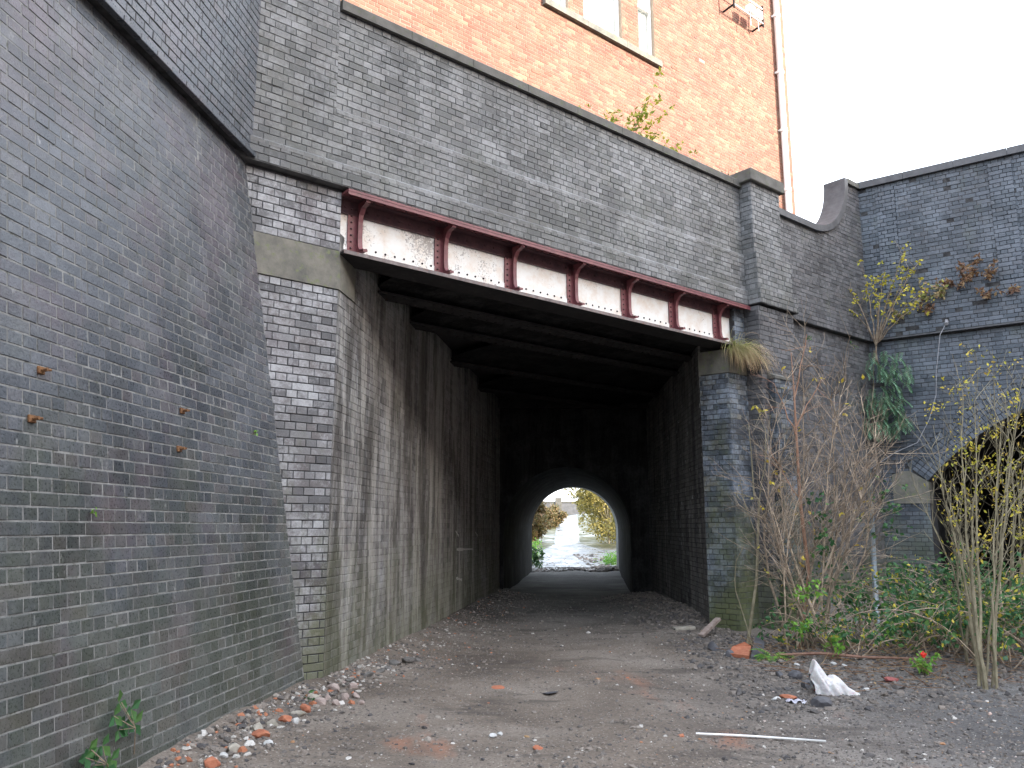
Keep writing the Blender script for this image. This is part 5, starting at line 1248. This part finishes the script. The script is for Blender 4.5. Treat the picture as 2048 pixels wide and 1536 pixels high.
# ============================================================ BEYOND THE TUNNEL
def far_tree(name, lb, x, y, h, w_, mat, nl, seed, cat='tree', group=None, leafL=(.14, .26), trunk=True, z0=None, low=.1):
    r2 = random.Random(seed); z = float(G(x, y)) if z0 is None else z0; o = empty(name, lb, cat, (x, y, z), group); sm, lm = MB(), MB()
    cs = []
    if trunk:
        tp = [np.array([x + r2.uniform(-.1, .1) * k, y, z + h * .55 * k / 4]) for k in range(5)]; sm.tube(tp, np.linspace(h * .014, h * .007, 5), 7, .0)
    for i in range(26):
        a = r2.uniform(0, 6.28); q = r2.random() ** .5; hz = r2.uniform(low, .93); ww = w_ * .5 * math.sin(math.pi * min(1, .15 + hz * .8)) ** .6
        c = np.array([x + math.cos(a) * q * ww, y + math.sin(a) * q * ww, z + h * hz]); cs.append((c, r2.uniform(.13, .26) * w_))
        p = np.array([x, y, z + h * hz * .4]); sm.tube([p, (p + c) / 2 + UP * .1, c], [h * .005, h * .003, h * .002], 4, .2)
    for i in range(nl):
        c, r_ = cs[r2.randrange(len(cs))]; v = np.array([r2.gauss(0, 1), r2.gauss(0, 1), r2.gauss(0, .8)]); v = v / np.linalg.norm(v) * r_ * r2.random() ** .4
        l = r2.uniform(*leafL); leaf(lm, c + v, rv(r2), rv(r2), l, l * .7, r2.random())
    sm.build('trunk', M['bark'], o); tag(lm.build('crown', mat, o), kind='stuff'); return o
for i, (x, y, h, w_, lb) in enumerate(((6.6, 56, 6.2, 5.2, 'tall golden tree right of the track beyond the tunnel'), (8.6, 50, 4.6, 4.5, 'golden bush at the right side of the far tunnel mouth view'), (8.3, 72, 6.5, 4.8, 'golden tree behind the tall one beyond the tunnel'), (11, 62, 7.5, 6, 'broad golden tree mostly hidden right of the far mouth'), (14, 56, 6, 5, 'golden tree outermost on the right beyond the tunnel'))):
    far_tree('golden_tree', lb, x, y, h, w_, M['gold'], 7500, 20 + i, group='golden trees right of the far track')
M['mixed'] = leaf_mat('olive_autumn_leaf', [(0, (.06, .07, .025)), (.5, (.18, .14, .05)), (1, (.24, .15, .08))])
for i, (x, y, h, w_, lb) in enumerate(((1.3, 58, 2.9, 2.6, 'olive and brown bush left of the track beyond the tunnel'), (-.3, 50, 3.9, 3.2, 'brownish bush nearest the fence beyond the tunnel'), (4.6, 88, 2.2, 2.6, 'low olive bush far up the left side of the track'), (-3.5, 60, 6, 5, 'olive tree outermost on the left beyond the tunnel'))):
    far_tree('olive_bush', lb, x, y, h, w_, M['mixed'], 5000, 40 + i, 'bush', 'bushes left of the far track', low=.05)
far_tree('yellow_weed_clump', 'bright yellow-green weed clump at the foot of the far fence', 1.0, 40, .9, 1.0, M['leafbright'], 700, 60, 'weed', None, (.06, .1), False, low=.1)
far_tree('green_weed_clump', 'dark green weeds growing at the left jamb of the far mouth', .98, 31.8, 1.0, .55, M['leafg'], 800, 61, 'weed', None, (.05, .09), False, low=.05)
far_tree('grassy_mound', 'green grass mound right outside the far mouth', 4.3, 35.5, .42, 1.2, M['leafbright'], 900, 62, 'grass', None, (.05, .09), False, low=.05)
fe = empty('panel_fence', 'pale grey panel fence just outside the far tunnel mouth on the left', 'fence', (.3, 34, 0))
for k in range(7):
    a = np.array([.62, 30.8 + k * 1.0, 0.]); mb = MB(); mb.bevbox(a + UP * 1.2, np.array([.02, 0, 0]), np.array([0, .46, 0]), UP * 1.25, .006); mb.build('panel', M['galv'], fe)
    mb = MB(); mb.bevbox(a + np.array([.03, .5, 1.25]), np.array([.05, 0, 0]), np.array([0, .04, 0]), UP * 1.35, .006); mb.build('post', M['blind'], fe)
# track surface rising in the distance, and a far bridge parapet
tk = []
for k in range(30):
    yy = 33 + k * 3.2; cx = float(np.interp(yy, [33, 60, 128], [2.9, 4.0, 8.7])); wd = float(np.interp(yy, [33, 48, 54, 128], [1.9, 1.7, .9, 1.5])); tk.append((cx, yy, wd))
mb = MB(); v = []
for cx, yy, wd in tk:
    for q in np.linspace(-1, 1, 7): v.append((cx + q * wd, yy, float(G(cx + q * wd, yy)) + .03 - .02 * abs(q)))
mb.add(v, [[i * 7 + j, i * 7 + j + 1, (i + 1) * 7 + j + 1, (i + 1) * 7 + j] for i in range(29) for j in range(6)])
m, n, b = new_mat('wet_pale_track'); t = NT(n); k = t.noise(t.vec(1, .35, 1), 1.6, 6, .65)
t.lk(t.ramp(k, [(.35, (.10, .105, .11)), (.65, (.22, .235, .25))]), b.inputs['Base Color']); t.lk(t.ramp(k, [(.4, .2), (.6, .7)]), b.inputs['Roughness']); b.inputs['Specular IOR Level'].default_value = .4; t.bump(t.noise(t.vec(1, 1, 1), 9, 5, .7), .5, .03, b)
tag(mb.build('track', m, smooth=True), kind='structure')
fb = empty('far_bridge', 'low brown bridge parapet closing the track in the distance', 'bridge', (6, 128, 3))
z = float(G(6., 128.)); mb = MB(); mb.bevbox((8.5, 130, z + 1.0), (9, 0, 0), (0, .3, 0), (0, 0, 1.3), .05); mb.build('parapet', M['screen'], fb)
mb = MB(); mb.bevbox((8.5, 130, z + 2.4), (9.2, 0, 0), (0, .4, 0), (0, 0, .12), .03); mb.bevbox((7.4, 130, z + 2.2), (.5, 0, 0), (0, .5, 0), (0, 0, .9), .03); mb.build('coping', M['coping'], fb)
